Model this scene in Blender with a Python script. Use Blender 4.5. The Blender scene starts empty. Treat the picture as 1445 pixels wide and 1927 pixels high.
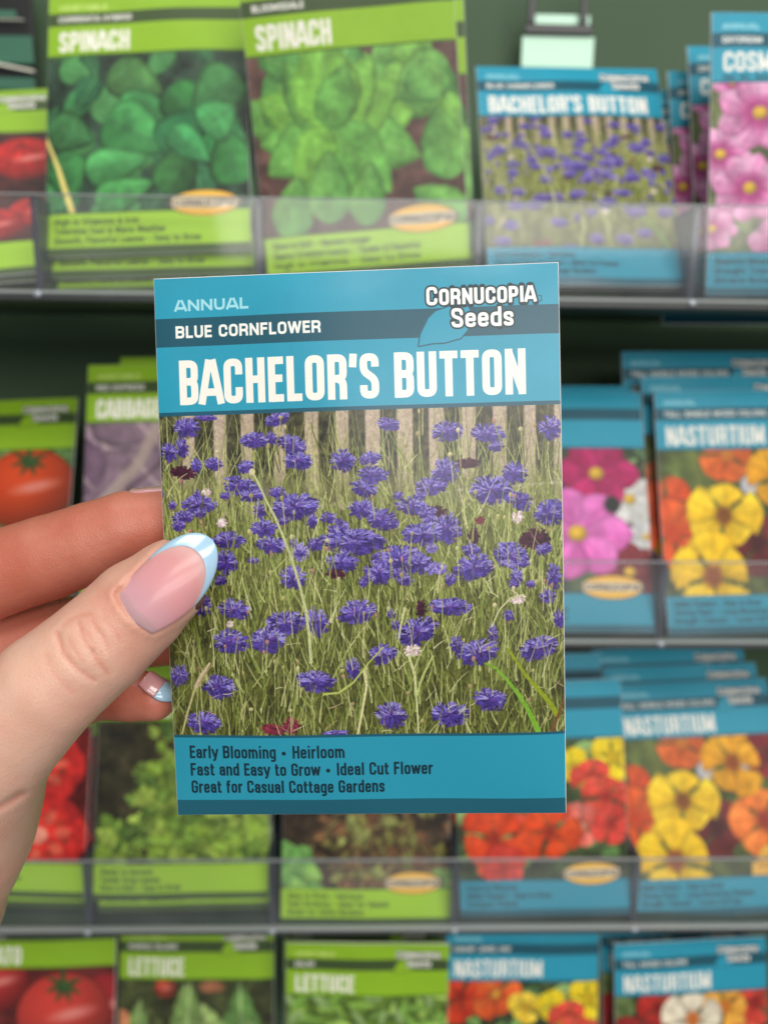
import bpy, math, random
import numpy as np
from mathutils import Matrix, Vector

# ------------------------------------------------------------------ camera
F = 1450.0
CX, CY = 722.5, 963.5          # the frame is 1445 x 1927 units
PITCH, YAW, ROLL = .2088, .0249, .0124
scn = bpy.context.scene
C = scn.collection

def cam_axes():
    f = np.array([math.sin(YAW)*math.cos(PITCH), math.cos(YAW)*math.cos(PITCH), -math.sin(PITCH)])
    r = np.array([math.cos(YAW), -math.sin(YAW), 0.0])
    u = np.cross(r, f)
    return (r*math.cos(ROLL)+u*math.sin(ROLL), -r*math.sin(ROLL)+u*math.cos(ROLL), f)
AR, AU, AF = cam_axes()
cam_d = bpy.data.cameras.new('camera')
cam = bpy.data.objects.new('camera', cam_d); C.objects.link(cam)
M = Matrix.Identity(4)
for i in range(3):
    M[i][0], M[i][1], M[i][2] = AR[i], AU[i], -AF[i]
cam.matrix_world = M
cam_d.sensor_fit = 'HORIZONTAL'; cam_d.sensor_width = 36.0
cam_d.lens = 36.0*F/1445.0
cam_d.clip_start = 0.01; cam_d.clip_end = 50
cam_d.dof.use_dof = True
cam_d.dof.focus_distance = 0.157
cam_d.dof.aperture_fstop = cam_d.lens*1e-3/0.0027
scn.camera = cam

# ------------------------------------------------------------------ light
world = bpy.data.worlds.new('World'); scn.world = world; world.use_nodes = True
bg = world.node_tree.nodes['Background']
bg.inputs[0].default_value = (0.95, 0.98, 1.0, 1); bg.inputs[1].default_value = 0.22

def area(name, loc, target, size, power, col=(1, .97, .92)):
    d = bpy.data.lights.new(name, 'AREA'); d.shape = 'RECTANGLE'
    d.size, d.size_y = size; d.energy = power; d.color = col
    o = bpy.data.objects.new(name, d); C.objects.link(o); o.location = loc
    o.rotation_euler = (Vector(target)-Vector(loc)).to_track_quat('-Z', 'Y').to_euler()
    return o
area('ceiling_lamp', (-.35, -.25, 2.0), (0, .2, -.05), (1.6, .4), 16)
area('ceiling_lamp', (.55, -1.4, 1.55), (0, .3, -.1), (1.9, .5), 28)
area('ceiling_lamp', (.9, -3.2, 1.05), (0, .3, -.2), (3.6, 1.2), 92)
scn.view_settings.view_transform = 'Standard'
scn.view_settings.look = 'None'
scn.view_settings.exposure = -0.12; scn.view_settings.gamma = 1
scn.view_settings.use_curve_mapping = False
scn.cycles.use_denoising = True
scn.cycles.max_bounces = 8
scn.cycles.transparent_max_bounces = 16
scn.cycles.caustics_reflective = False; scn.cycles.caustics_refractive = False
scn.cycles.sample_clamp_indirect = 6

# ------------------------------------------------------------------ materials
def mat(name, color=(.5, .5, .5), rough=.5, spec=.5, bump=0, bscale=200, vary=0, coat=0, metal=0):
    m = bpy.data.materials.new(name); m.use_nodes = True
    nt = m.node_tree; b = nt.nodes['Principled BSDF']
    b.inputs['Base Color'].default_value = (*color, 1)
    b.inputs['Roughness'].default_value = rough
    b.inputs['Specular IOR Level'].default_value = spec
    b.inputs['Metallic'].default_value = metal
    b.inputs['Coat Weight'].default_value = coat
    b.inputs['Coat Roughness'].default_value = .12
    tc = nt.nodes.new('ShaderNodeTexCoord')
    n = nt.nodes.new('ShaderNodeTexNoise'); n.inputs['Scale'].default_value = bscale
    n.inputs['Detail'].default_value = 4
    nt.links.new(tc.outputs['Object'], n.inputs['Vector'])
    if bump:
        bp = nt.nodes.new('ShaderNodeBump'); bp.inputs['Strength'].default_value = bump
        bp.inputs['Distance'].default_value = .0004
        nt.links.new(n.outputs['Fac'], bp.inputs['Height']); nt.links.new(bp.outputs['Normal'], b.inputs['Normal'])
    if vary:
        n2 = nt.nodes.new('ShaderNodeTexNoise'); n2.inputs['Scale'].default_value = bscale*.13
        nt.links.new(tc.outputs['Object'], n2.inputs['Vector'])
        mx = nt.nodes.new('ShaderNodeMix'); mx.data_type = 'RGBA'
        mx.inputs[6].default_value = (*[c*(1-vary) for c in color], 1)
        mx.inputs[7].default_value = (*[min(1, c*(1+vary)) for c in color], 1)
        nt.links.new(n2.outputs['Fac'], mx.inputs[0]); nt.links.new(mx.outputs[2], b.inputs['Base Color'])
    return m

def acrylic(name, tint, haze, haze_col, rough=.06):
    m = bpy.data.materials.new(name); m.use_nodes = True
    nt = m.node_tree; nt.nodes.clear()
    out = nt.nodes.new('ShaderNodeOutputMaterial')
    tr = nt.nodes.new('ShaderNodeBsdfTransparent'); tr.inputs[0].default_value = (*tint, 1)
    df = nt.nodes.new('ShaderNodeBsdfDiffuse'); df.inputs[0].default_value = (*haze_col, 1)
    gl = nt.nodes.new('ShaderNodeBsdfGlossy'); gl.inputs['Roughness'].default_value = rough
    m1 = nt.nodes.new('ShaderNodeMixShader')
    tc = nt.nodes.new('ShaderNodeTexCoord'); n = nt.nodes.new('ShaderNodeTexNoise'); n.inputs['Scale'].default_value = 25
    n.inputs['Detail'].default_value = 5
    nt.links.new(tc.outputs['Object'], n.inputs['Vector'])
    mr = nt.nodes.new('ShaderNodeMapRange'); mr.inputs[1].default_value = .3; mr.inputs[2].default_value = .7
    mr.inputs[3].default_value = haze*.6; mr.inputs[4].default_value = haze*1.4
    nt.links.new(n.outputs['Fac'], mr.inputs[0]); nt.links.new(mr.outputs[0], m1.inputs[0])
    nt.links.new(tr.outputs[0], m1.inputs[1]); nt.links.new(df.outputs[0], m1.inputs[2])
    fr = nt.nodes.new('ShaderNodeFresnel'); fr.inputs[0].default_value = 1.45
    m2 = nt.nodes.new('ShaderNodeMixShader')
    ge = nt.nodes.new('ShaderNodeNewGeometry'); ff = nt.nodes.new('ShaderNodeMath'); ff.operation = 'MULTIPLY_ADD'
    ff.inputs[1].default_value = -1; ff.inputs[2].default_value = 1; nt.links.new(ge.outputs['Backfacing'], ff.inputs[0])
    f2 = nt.nodes.new('ShaderNodeMath'); f2.operation = 'MULTIPLY'
    nt.links.new(ff.outputs[0], f2.inputs[0]); nt.links.new(fr.outputs[0], f2.inputs[1]); nt.links.new(f2.outputs[0], m2.inputs[0]); nt.links.new(m1.outputs[0], m2.inputs[1]); nt.links.new(gl.outputs[0], m2.inputs[2])
    nt.links.new(m2.outputs[0], out.inputs[0])
    return m

# ------------------------------------------------------------------ painting of the printed fronts (numpy)
rng = np.random.default_rng(5)
def col(c): return np.array(c, np.float32)/255.0

class Canvas:
    def __init__(s, w, h, base=(255, 255, 255)):
        s.w, s.h = w, h
        s.a = np.empty((h, w, 3), np.float32); s.a[:] = col(base)
        s.clip = (0, 0, w, h)
    def box(s, x0, y0, x1, y1):
        cx0, cy0, cx1, cy1 = s.clip
        x0 = max(cx0, int(x0)); y0 = max(cy0, int(y0)); x1 = min(cx1, int(x1)+2); y1 = min(cy1, int(y1)+2)
        if x1 <= x0 or y1 <= y0: return None
        ys, xs = np.mgrid[y0:y1, x0:x1]
        return (slice(y0, y1), slice(x0, x1)), xs+.5, ys+.5
    def put(s, sl, cov, c):
        c = np.asarray(c, np.float32)
        cov = cov[..., None].astype(np.float32)
        s.a[sl] = s.a[sl]*(1-cov)+c*cov
    def rect(s, x0, y0, x1, y1, c):
        b = s.box(x0, y0, x1, y1)
        if b: 
            sl, X, Y = b
            s.put(sl, np.clip(X-x0+.5, 0, 1)*np.clip(x1-X+.5, 0, 1)*np.clip(Y-y0+.5, 0, 1)*np.clip(y1-Y+.5, 0, 1), col(c))
    def ell(s, x, y, rx, ry, c, ang=0, soft=1.0, alpha=1, c2=None, light=None, lobes=0, lobe_amp=.1, ph=0):
        R = max(rx, ry)*(1+lobe_amp*(lobes > 0))+soft*2
        b = s.box(x-R, y-R, x+R, y+R)
        if not b: return
        sl, X, Y = b
        ca, sa = math.cos(ang), math.sin(ang)
        u = ((X-x)*ca+(Y-y)*sa)/rx; v = (-(X-x)*sa+(Y-y)*ca)/ry
        r = np.sqrt(u*u+v*v)
        if lobes: 
            th = np.arctan2(v, u); r = r/(1-lobe_amp+lobe_amp*np.abs(np.cos(th*lobes/2+ph))**.6*1.6)
        cov = np.clip((1-r)*min(rx, ry)/soft+.5, 0, 1)*alpha
        cc = col(c)
        if c2 is not None:
            k = np.clip(r, 0, 1)[..., None]**1.5; cc = cc*(1-k)+col(c2)*k
        if light is not None:
            k = np.clip(1+light*(-u*.5-v*.8), .3, 1.8)[..., None]; cc = np.clip(cc*k, 0, 1)
        s.put(sl, cov, cc)
    def stroke(s, pts, w0, w1, c, alpha=1, soft=1.0, flat=False, c2=None):
        pts = [tuple(p) for p in pts]
        xs = [p[0] for p in pts]; ys = [p[1] for p in pts]; W = max(w0, w1)/2+soft+1
        b = s.box(min(xs)-W, min(ys)-W, max(xs)+W, max(ys)+W)
        if not b: return
        sl, X, Y = b
        cov = np.zeros(X.shape, np.float32); n = len(pts)-1
        for i in range(n):
            (x0, y0), (x1, y1) = pts[i], pts[i+1]
            dx, dy = x1-x0, y1-y0; L = math.hypot(dx, dy)
            if L < 1e-4: continue
            dx /= L; dy /= L
            a = (X-x0)*dx+(Y-y0)*dy; p = -(X-x0)*dy+(Y-y0)*dx
            h0 = (w0+(w1-w0)*i/n)/2; h1 = (w0+(w1-w0)*(i+1)/n)/2
            if flat:
                cov = np.maximum(cov, np.clip((h0-np.abs(p))/soft+.5, 0, 1)*np.clip(a/soft+.5, 0, 1)*np.clip((L-a)/soft+.5, 0, 1))
                if i: cov = np.maximum(cov, np.clip((h0-np.hypot(X-x0, Y-y0))/soft+.5, 0, 1))
            else:
                t = np.clip(a/L, 0, 1); d = np.hypot(X-x0-dx*t*L, Y-y0-dy*t*L)
                cov = np.maximum(cov, np.clip((h0+(h1-h0)*t-d)/soft+.5, 0, 1))
        s.put(sl, cov*alpha, col(c))
    def leaf(s, x, y, L, Wd, ang, c, c2, vein=None, pw=.7, soft=1.2, ruffle=0, seed=0, edge=.22, crinkle=.1):
        """a leaf or petal growing from (x,y); c at the base side, c2 on the lit half"""
        ex, ey = x+math.cos(ang)*L, y+math.sin(ang)*L; R = Wd+2
        b = s.box(min(x, ex)-R, min(y, ey)-R, max(x, ex)+R, max(y, ey)+R)
        if not b: return
        sl, X, Y = b
        ca, sa = math.cos(ang), math.sin(ang)
        a = ((X-x)*ca+(Y-y)*sa)/L; p = (-(X-x)*sa+(Y-y)*ca)
        aa = np.clip(a, 0, 1)
        hw = Wd*np.sin(np.pi*aa**pw)**.75
        if ruffle: hw = hw*(1+ruffle*np.sin(aa*23+seed)*np.cos(aa*11+seed*2))
        cov = np.clip((hw-np.abs(p))/soft+.5, 0, 1)*((a > 0) & (a < 1))
        k = np.clip(.5+.5*p/(hw+1e-3)*(1 if sa*0+ca > 0 else -1)*-1, 0, 1)
        tex = .5+.5*np.sin(np.abs(p)/Wd*5+aa*26+seed)*.35
        k = np.clip(k*.75+tex*.35-.08, 0, 1)[..., None]
        cc = col(c)*(1-k)+col(c2)*k
        if vein is not None:
            v = np.clip(1-np.abs(p)/(Wd*.06+.6), 0, 1)[..., None]*.8
            cc = cc*(1-v)+col(vein)*v
        if crinkle:
            iu = ((a*L*1.1+seed*37+4096)).astype(int) % 512; iv = ((p*1.1+seed*53+4096)).astype(int) % 512
            nn = NZ[iv, iu]; cc = np.clip(cc*(1+crinkle*(nn-.9*np.clip(.35-np.abs(nn), 0, 1)))[..., None], 0, 1)
        e = np.clip((hw-np.abs(p))/(Wd*.25), 0, 1)[..., None]*edge+(1-edge)
        s.put(sl, cov, cc*e)
    def noise(s, x0, y0, x1, y1, amp, cell, seed=0, tint=(1, 1, 1)):
        x0, y0, x1, y1 = [int(v) for v in (x0, y0, x1, y1)]
        n = smooth_noise(x1-x0, y1-y0, cell, seed)
        s.a[y0:y1, x0:x1] = np.clip(s.a[y0:y1, x0:x1]*(1+amp*n[..., None]*np.array(tint, np.float32)), 0, 1)

def smooth_noise(w, h, cell, seed=0):
    r = np.random.default_rng(seed+77)
    out = np.zeros((h, w), np.float32); amp = 1.0
    for _ in range(3):
        gw, gh = int(w/cell)+3, int(h/cell)+3
        g = r.uniform(-1, 1, (gh, gw)).astype(np.float32)
        yy = np.arange(h)/cell; xx = np.arange(w)/cell
        yi = yy.astype(int); xi = xx.astype(int)
        fy = (yy-yi)[:, None]; fx = (xx-xi)[None]
        fy = fy*fy*(3-2*fy); fx = fx*fx*(3-2*fx)
        a = g[yi][:, xi]; b = g[yi][:, xi+1]; c = g[yi+1][:, xi]; d = g[yi+1][:, xi+1]
        out += amp*((a*(1-fx)+b*fx)*(1-fy)+(c*(1-fx)+d*fx)*fy)
        amp *= .55; cell = max(cell*.45, 1.5)
    return out

NZ = smooth_noise(512, 512, 34, 99)
# ---- a condensed grotesque drawn with strokes: x in 0..1 of the glyph width, y in 0..1 of the cap height; 'r' rounds a corner
r = 1
UP = {
'A': (1.04, [[(0, 0), (.42, 1)], [(1, 0), (.58, 1)], [('q', .27), ('Q', .27)]]),
'B': (1, [[('L', 0), ('L', 1)], [('L', 'T'), ('R', 'T', r), ('R', 'M', r), ('L', 'M')], [('L', 'M'), ('R', 'M', r), ('R', 'B', r), ('L', 'B')]]),
'C': (1, [[('R', .64), ('R', 'T', r), ('L', 'T', r), ('L', 'B', r), ('R', 'B', r), ('R', .36)]]),
'D': (1, [[('L', 0), ('L', 1)], [('L', 'T'), ('R', 'T', r), ('R', 'B', r), ('L', 'B')]]),
'E': (.82, [[('L', 0), ('L', 1)], [('L', 'T'), (1, 'T')], [('L', 'M'), (.93, 'M')], [('L', 'B'), (1, 'B')]]),
'F': (.82, [[('L', 0), ('L', 1)], [('L', 'T'), (1, 'T')], [('L', 'M'), (.93, 'M')]]),
'G': (1, [[('R', .68), ('R', 'T', r), ('L', 'T', r), ('L', 'B', r), ('R', 'B', r), ('R', .5), ('.5', .47)]]),
'H': (1.02, [[('L', 0), ('L', 1)], [('R', 0), ('R', 1)], [('L', 'M'), ('R', 'M')]]),
'I': (.36, [[(.5, 0), (.5, 1)]]),
'J': (.8, [[('R', 1), ('R', 'B', r), ('L', 'B', r), ('L', .3)]]),
'K': (1, [[('L', 0), ('L', 1)], [('L', .35), (.88, 1)], [('.45', .55), (.9, 0)]]),
'L': (.8, [[('L', 0), ('L', 1)], [('L', 'B'), (1, 'B')]]),
'M': (1.3, [[('L', 0), ('L', 1)], [('R', 0), ('R', 1)], [('L', 1), (.5, .12)], [('R', 1), (.5, .12)]]),
'N': (1.05, [[('L', 0), ('L', 1)], [('R', 0), ('R', 1)], [('L', .93), ('R', .07)]]),
'O': (1, [[('L', .5), ('L', 'T', r), ('R', 'T', r), ('R', 'B', r), ('L', 'B', r), ('L', .5)]]),
'P': (.96, [[('L', 0), ('L', 1)], [('L', 'T'), ('R', 'T', r), ('R', .44, r), ('L', .44)]]),
'Q': (1, [[('L', .5), ('L', 'T', r), ('R', 'T', r), ('R', 'B', r), ('L', 'B', r), ('L', .5)], [(.55, .25), (1, 0)]]),
'R': (1, [[('L', 0), ('L', 1)], [('L', 'T'), ('R', 'T', r), ('R', .46, r), ('L', .46)], [('.5', .46), ('R', .42, r), ('R', 0)]]),
'S': (.98, [[('R', .70), ('R', 'T', r), ('L', 'T', r), ('L', .6, r), ('R', .42, r), ('R', 'B', r), ('L', 'B', r), ('L', .30)]]),
'T': (.92, [[('.5', 0), ('.5', 1)], [(0, 'T'), (1, 'T')]]),
'U': (1, [[('L', 1), ('L', 'B', r), ('R', 'B', r), ('R', 1)]]),
'V': (1, [[(.08, 1), (.5, .02)], [(.92, 1), (.5, .02)]]),
'W': (1.45, [[(.05, 1), (.28, .03)], [(.5, .97), (.28, .03)], [(.5, .97), (.72, .03)], [(.95, 1), (.72, .03)]]),
'X': (1, [[(.08, 0), (.92, 1)], [(.92, 0), (.08, 1)]]),
'Y': (.98, [[(.08, 1), (.5, .42)], [(.92, 1), (.5, .42)], [(.5, .48), (.5, 0)]]),
'Z': (.9, [[(0, 'T'), (1, 'T')], [(.85, .95), (.15, .05)], [(0, 'B'), (1, 'B')]]),
"'": (.34, [[(.55, 1), (.4, .7)]]),
'.': (.36, [[(.5, 0), (.5, .15)]]), ',': (.34, [[(.6, .15), (.4, -.12)]]),
'&': (1.05, [[(1, 0), ('L', .75, r), ('.5', 'T', r), (.8, .75, r), ('L', .35, r), ('L', 'B', r), ('R', 'B', r), (1, .45)]]),
'1': (.6, [[(.6, 0), (.6, 1)], [(.6, .95), (.1, .78)]]),
'5': (.95, [[(.9, 'T'), ('L', 'T'), ('L', .52), ('R', .58, r), ('R', 'B', r), ('L', 'B', r), ('L', .3)]]),
'0': (.95, [[('L', .5), ('L', 'T', r), ('R', 'T', r), ('R', 'B', r), ('L', 'B', r), ('L', .5)]]),
'a': (.88, [[('L', .52), ('L', 'X', r), ('R', 'X', r), ('R', 0)], [('R', .42), ('L', .38, r), ('L', 'B', r), ('R', 'B', r), ('R', .3)]]),
'b': (.9, [[('L', 0), ('L', 1)], [('L', 'X'), ('R', 'X', r), ('R', 'B', r), ('L', 'B')]]),
'c': (.86, [[('R', .48), ('R', 'X', r), ('L', 'X', r), ('L', 'B', r), ('R', 'B', r), ('R', .26)]]),
'd': (.9, [[('R', 0), ('R', 1)], [('R', 'X'), ('L', 'X', r), ('L', 'B', r), ('R', 'B')]]),
'e': (.88, [[('L', .38), ('R', .38), ('R', 'X', r), ('L', 'X', r), ('L', 'B', r), ('R', 'B', r), ('R', .22)]]),
'f': (.62, [[('.4', 0), ('.4', 'T', r), (1, 'T')], [(0, 'X'), (.95, 'X')]]),
'g': (.9, [[('R', 'x'), ('R', -.18, r), ('L', -.18, r)], [('R', 'X'), ('L', 'X', r), ('L', 'B', r), ('R', 'B')]]),
'h': (.9, [[('L', 0), ('L', 1)], [('L', 'X'), ('R', 'X', r), ('R', 0)]]),
'i': (.4, [[(.5, 0), (.5, 'x')], [(.5, .86), (.5, 1)]]),
'k': (.9, [[('L', 0), ('L', 1)], [('L', .3), (.9, 'x')], [('.5', .42), (.95, 0)]]),
'l': (.4, [[(.5, 0), (.5, 1)]]),
'm': (1.4, [[('L', 0), ('L', 'x')], [('L', 'X'), ('.5', 'X', r), ('.5', 0)], [('.5', 'X'), ('R', 'X', r), ('R', 0)]]),
'n': (.9, [[('L', 0), ('L', 'x')], [('L', 'X'), ('R', 'X', r), ('R', 0)]]),
'o': (.9, [[('L', .35), ('L', 'X', r), ('R', 'X', r), ('R', 'B', r), ('L', 'B', r), ('L', .35)]]),
'r': (.62, [[('L', 0), ('L', 'x')], [('L', .5), ('.55', 'X', r), (1, 'X')]]),
's': (.82, [[('R', .52), ('R', 'X', r), ('L', 'X', r), ('L', .42, r), ('R', .3, r), ('R', 'B', r), ('L', 'B', r), ('L', .2)]]),
't': (.62, [[('.4', .93), ('.4', 'B', r), (1, 'B')], [(0, 'X'), (.95, 'X')]]),
'u': (.9, [[('R', 0), ('R', 'x')], [('L', 'x'), ('L', 'B', r), ('R', 'B')]]),
'v': (.86, [[(.08, 'x'), (.5, .02)], [(.92, 'x'), (.5, .02)]]),
'w': (1.3, [[(.05, 'x'), (.28, .03)], [(.5, .7), (.28, .03)], [(.5, .7), (.72, .03)], [(.95, 'x'), (.72, .03)]]),
'y': (.88, [[(.05, 'x'), (.5, .08)], [(.95, 'x'), (.48, -.08), (.2, -.2)]]),
'p': (.9, [[('L', -.22), ('L', 'x')], [('L', 'X'), ('R', 'X', r), ('R', 'B', r), ('L', 'B')]]),
}
def glyph(ch, w, h, t):
    ww, strokes = UP[ch]; ww *= w; xh = .74
    def X(v):
        if v == 'L': return t/2
        if v == 'R': return ww-t/2
        if v == 'q': return ww*.2
        if v == 'Q': return ww*.8
        if isinstance(v, str): return float(v)*ww
        return v*ww
    def Y(v):
        return {'T': h-t/2, 'B': t/2, 'M': h*.52, 'X': xh*h-t/2, 'x': xh*h}[v] if isinstance(v, str) else v*h
    out = []
    for st in strokes:
        P = [(X(p[0]), Y(p[1]), len(p) > 2) for p in st]; line = []
        for i, (x, y, rd) in enumerate(P):
            if rd and 0 < i < len(P)-1:
                pa, pb = P[i-1], P[i+1]
                da = math.hypot(pa[0]-x, pa[1]-y)+1e-9; db = math.hypot(pb[0]-x, pb[1]-y)+1e-9
                R = min(da/2 if pa[2] else da, db/2 if pb[2] else db, (ww-t)*.52)
                ax, ay = x+(pa[0]-x)/da*R, y+(pa[1]-y)/da*R
                bx, by = x+(pb[0]-x)/db*R, y+(pb[1]-y)/db*R
                for k in range(6):
                    u = k/5; q = .80     # squarer than a plain quadratic
                    wgt = 2*u*(1-u)*1.25; s0 = (1-u)**2; s1 = u*u; tot = wgt+s0+s1
                    line.append(((ax*s0+x*wgt+bx*s1)/tot, (ay*s0+y*wgt+by*s1)/tot))
            else: line.append((x, y))
        out.append(line)
    return ww, out
def text(cv, s, x, y, h, color, width=None, w=None, t=None, gap=None, outline=None, ow=0, smallcaps=None, slope=0):
    """baseline at y; if width is given the glyph width is fitted to it"""
    t = t or h*.2
    def measure(w):
        tot = 0
        for i, ch in enumerate(s):
            if ch == ' ': tot += w*.62; continue
            if ch == '\u2022': tot += w*1.1; continue
            k = smallcaps if (smallcaps and i and s[i-1] != ' ') else 1
            tot += UP[ch][0]*w*k+(gap if gap is not None else w*.16)
        return tot
    if width: w = width/measure(1.0) if gap is None else (width-(measure(1.0)-measure(0)))/1 if False else width/measure(1.0)
    g = gap if gap is not None else w*.16
    passes = ([(outline, ow*2)] if outline else [])+[(color, 0)]
    for c, extra in passes:
        cx = x
        for i, ch in enumerate(s):
            if ch == ' ': cx += w*.62; continue
            if ch == '\u2022':
                cv.ell(cx+w*.42, y-h*.4, h*.16, h*.16, c); cx += w*1.1; continue
            k = smallcaps if (smallcaps and i and s[i-1] != ' ') else 1
            ww, lines = glyph(ch, w*k, h*k, t*(1 if k == 1 else .92))
            for ln in lines:
                cv.stroke([(cx+px, y-py) for px, py in ln], t+extra, t+extra, c, flat=not extra)
            cx += ww+g*(1 if k == 1 else 1)
    return cx

def cornflower(cv, x, y, rx, ry, kind='b', rot=0, n=None, R=rng):
    pal = {'b': [(58, 40, 120), (80, 62, 156), (102, 88, 182), (164, 154, 220)], 'd': [(50, 14, 34), (72, 20, 48), (38, 10, 26), (92, 30, 66)],
           'p': [(120, 105, 190), (150, 135, 210), (100, 80, 170), (185, 180, 235)], 'm': [(110, 30, 60), (130, 40, 60), (90, 20, 45), (150, 60, 70)],
           'w': [(225, 190, 200), (240, 225, 225), (200, 160, 170), (250, 240, 235)]}[kind]
    n = n or int(26+rx*2.2)
    cv.ell(x, y, rx*.72, ry*.68, np.array(pal[0])*.85, rot, soft=4, alpha=.95)
    ca, sa = math.cos(rot), math.sin(rot)
    def P(u, v): return (x+u*rx*ca-v*ry*sa, y+u*rx*sa+v*ry*ca)
    asym = R.uniform(0, 6.28)
    for ring_q, cnt in ((.80, int(9+rx*.5)), (.55, int(8+rx*.4)), (.3, int(6+rx*.25))):
        for i in range(cnt):
            th = 6.283*i/cnt+R.uniform(-.25, .25); q = ring_q*R.uniform(.8, 1.12)*(1+.10*math.cos(th*2+asym))
            cu, cw = math.cos(th)*q, math.sin(th)*q-.06
            up = -math.sin(th)
            base = pal[1] if R.random() < .5 else pal[0 if up < 0 else 2]
            base = np.array(base, float)*R.uniform(.86, 1.1)
            # a trumpet floret: a small fan of teeth opening outwards
            nf = 4 if rx > 16 else 3
            for k_ in range(nf):
                a2 = th+(k_-(nf-1)/2)*.42+R.uniform(-.12, .12); L = R.uniform(.17, .30)
                tipc = base*(.95+.1*k_/nf)
                if up > -.25 and R.random() < .38: tipc = np.array(pal[3], float)*R.uniform(.85, 1)
                if R.random() < .16: tipc = np.array(pal[0], float)*.62
                p0 = P(cu-math.cos(th)*.10, cw-math.sin(th)*.10); p1 = P(cu+math.cos(a2)*L, cw+math.sin(a2)*L)
                cv.stroke([p0, ((p0[0]+p1[0])/2, (p0[1]+p1[1])/2), p1], rx*.10+1.2, rx*.03+.9, tipc, alpha=.92)
    if kind in 'bp':
        for i in range(int(rx*.5)+3):
            th = R.uniform(0, 6.28); q = R.uniform(0, .42)
            cv.stroke([P(math.cos(th)*q, math.sin(th)*q), P(math.cos(th)*(q+.12), math.sin(th)*(q+.1)-.12)], 1.7, 1.1, [(92, 38, 128), (60, 34, 110), (120, 70, 160)][i % 3], alpha=.75)

CF = """115 80 42 32|180 45 35 10|430 52 40 22|810 72 36 20|1010 97 46 34|1150 105 50 30|1175 148 24 17|1362 85 36 36|55 165 26 34|100 150 20 36|350 125 45 27|410 118 18 22|480 140 45 28|500 195 48 27|320 215 28 20|210 205 26 22|150 210 20 22|105 235 36 22 d|655 195 40 32|747 187 38 18|757 243 47 27|725 290 38 28|1000 235 38 45|950 285 45 32|1240 240 40 32|1160 300 62 45|1258 335 38 30|300 280 50 30|345 310 38 25|430 303 27 20|160 345 52 32|105 385 36 20|90 415 22 20|370 365 20 25|490 352 70 40|550 400 18 22|605 388 25 20|720 360 40 32|790 395 48 32|890 350 45 30|940 375 30 22|970 370 30 20 d|385 425 42 28|265 465 52 28|410 482 45 28|690 470 95 40|640 435 35 20|925 445 60 38|1010 430 45 45|1360 380 46 40|1380 350 22 22|1310 468 48 32 d|1100 455 18 30 d|255 540 42 35|510 505 30 28 p|560 480 25 22|650 540 52 32|630 580 30 16 d|850 530 75 42|915 545 40 35|780 575 50 35|865 600 25 20|960 560 25 20 p|985 563 20 20 p|485 592 38 40|1100 560 62 38|1225 522 60 38|1090 500 30 20|1245 600 22 30|1375 595 25 38|1355 662 25 25|165 685 40 38|285 702 50 32|460 745 60 40|565 745 38 46|702 712 60 38|1020 692 60 30|272 812 58 38|400 805 58 40|908 780 68 42|1218 725 18 20|1395 740 20 30|790 855 42 34|690 905 26 36|1045 825 25 28|1115 850 64 40|1165 785 18 30|1325 840 60 38|90 930 34 33|230 968 52 38|560 948 60 35|820 1065 48 45|1020 1062 60 38|1158 1012 54 34|175 1092 58 34|630 1125 40 10|415 1112 40 18 m|478 1098 26 28 m|890 842 25 20 w|835 755 16 18|820 715 14 16|240 405 18 16 w|185 300 15 12 w|920 700 16 30 d|1080 205 34 16 d|1250 670 22 16 w|270 750 14 10 w|1250 390 20 18 w|150 470 10 30 b|1120 400 14 14 m""".split('|')

HQ = [(287, 522), (1050, 494), (1066, 1530), (336, 1532)]
def homography(src, dst):
    A, b = [], []
    for (x, y), (u, v) in zip(src, dst):
        A += [[x, y, 1, 0, 0, 0, -u*x, -u*y], [0, 0, 0, x, y, 1, -v*x, -v*y]]; b += [u, v]
    return np.append(np.linalg.solve(np.array(A, float), b), 1).reshape(3, 3)
HM = homography(HQ, [(0, 0), (1, 0), (1, 1), (0, 1)])

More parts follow.
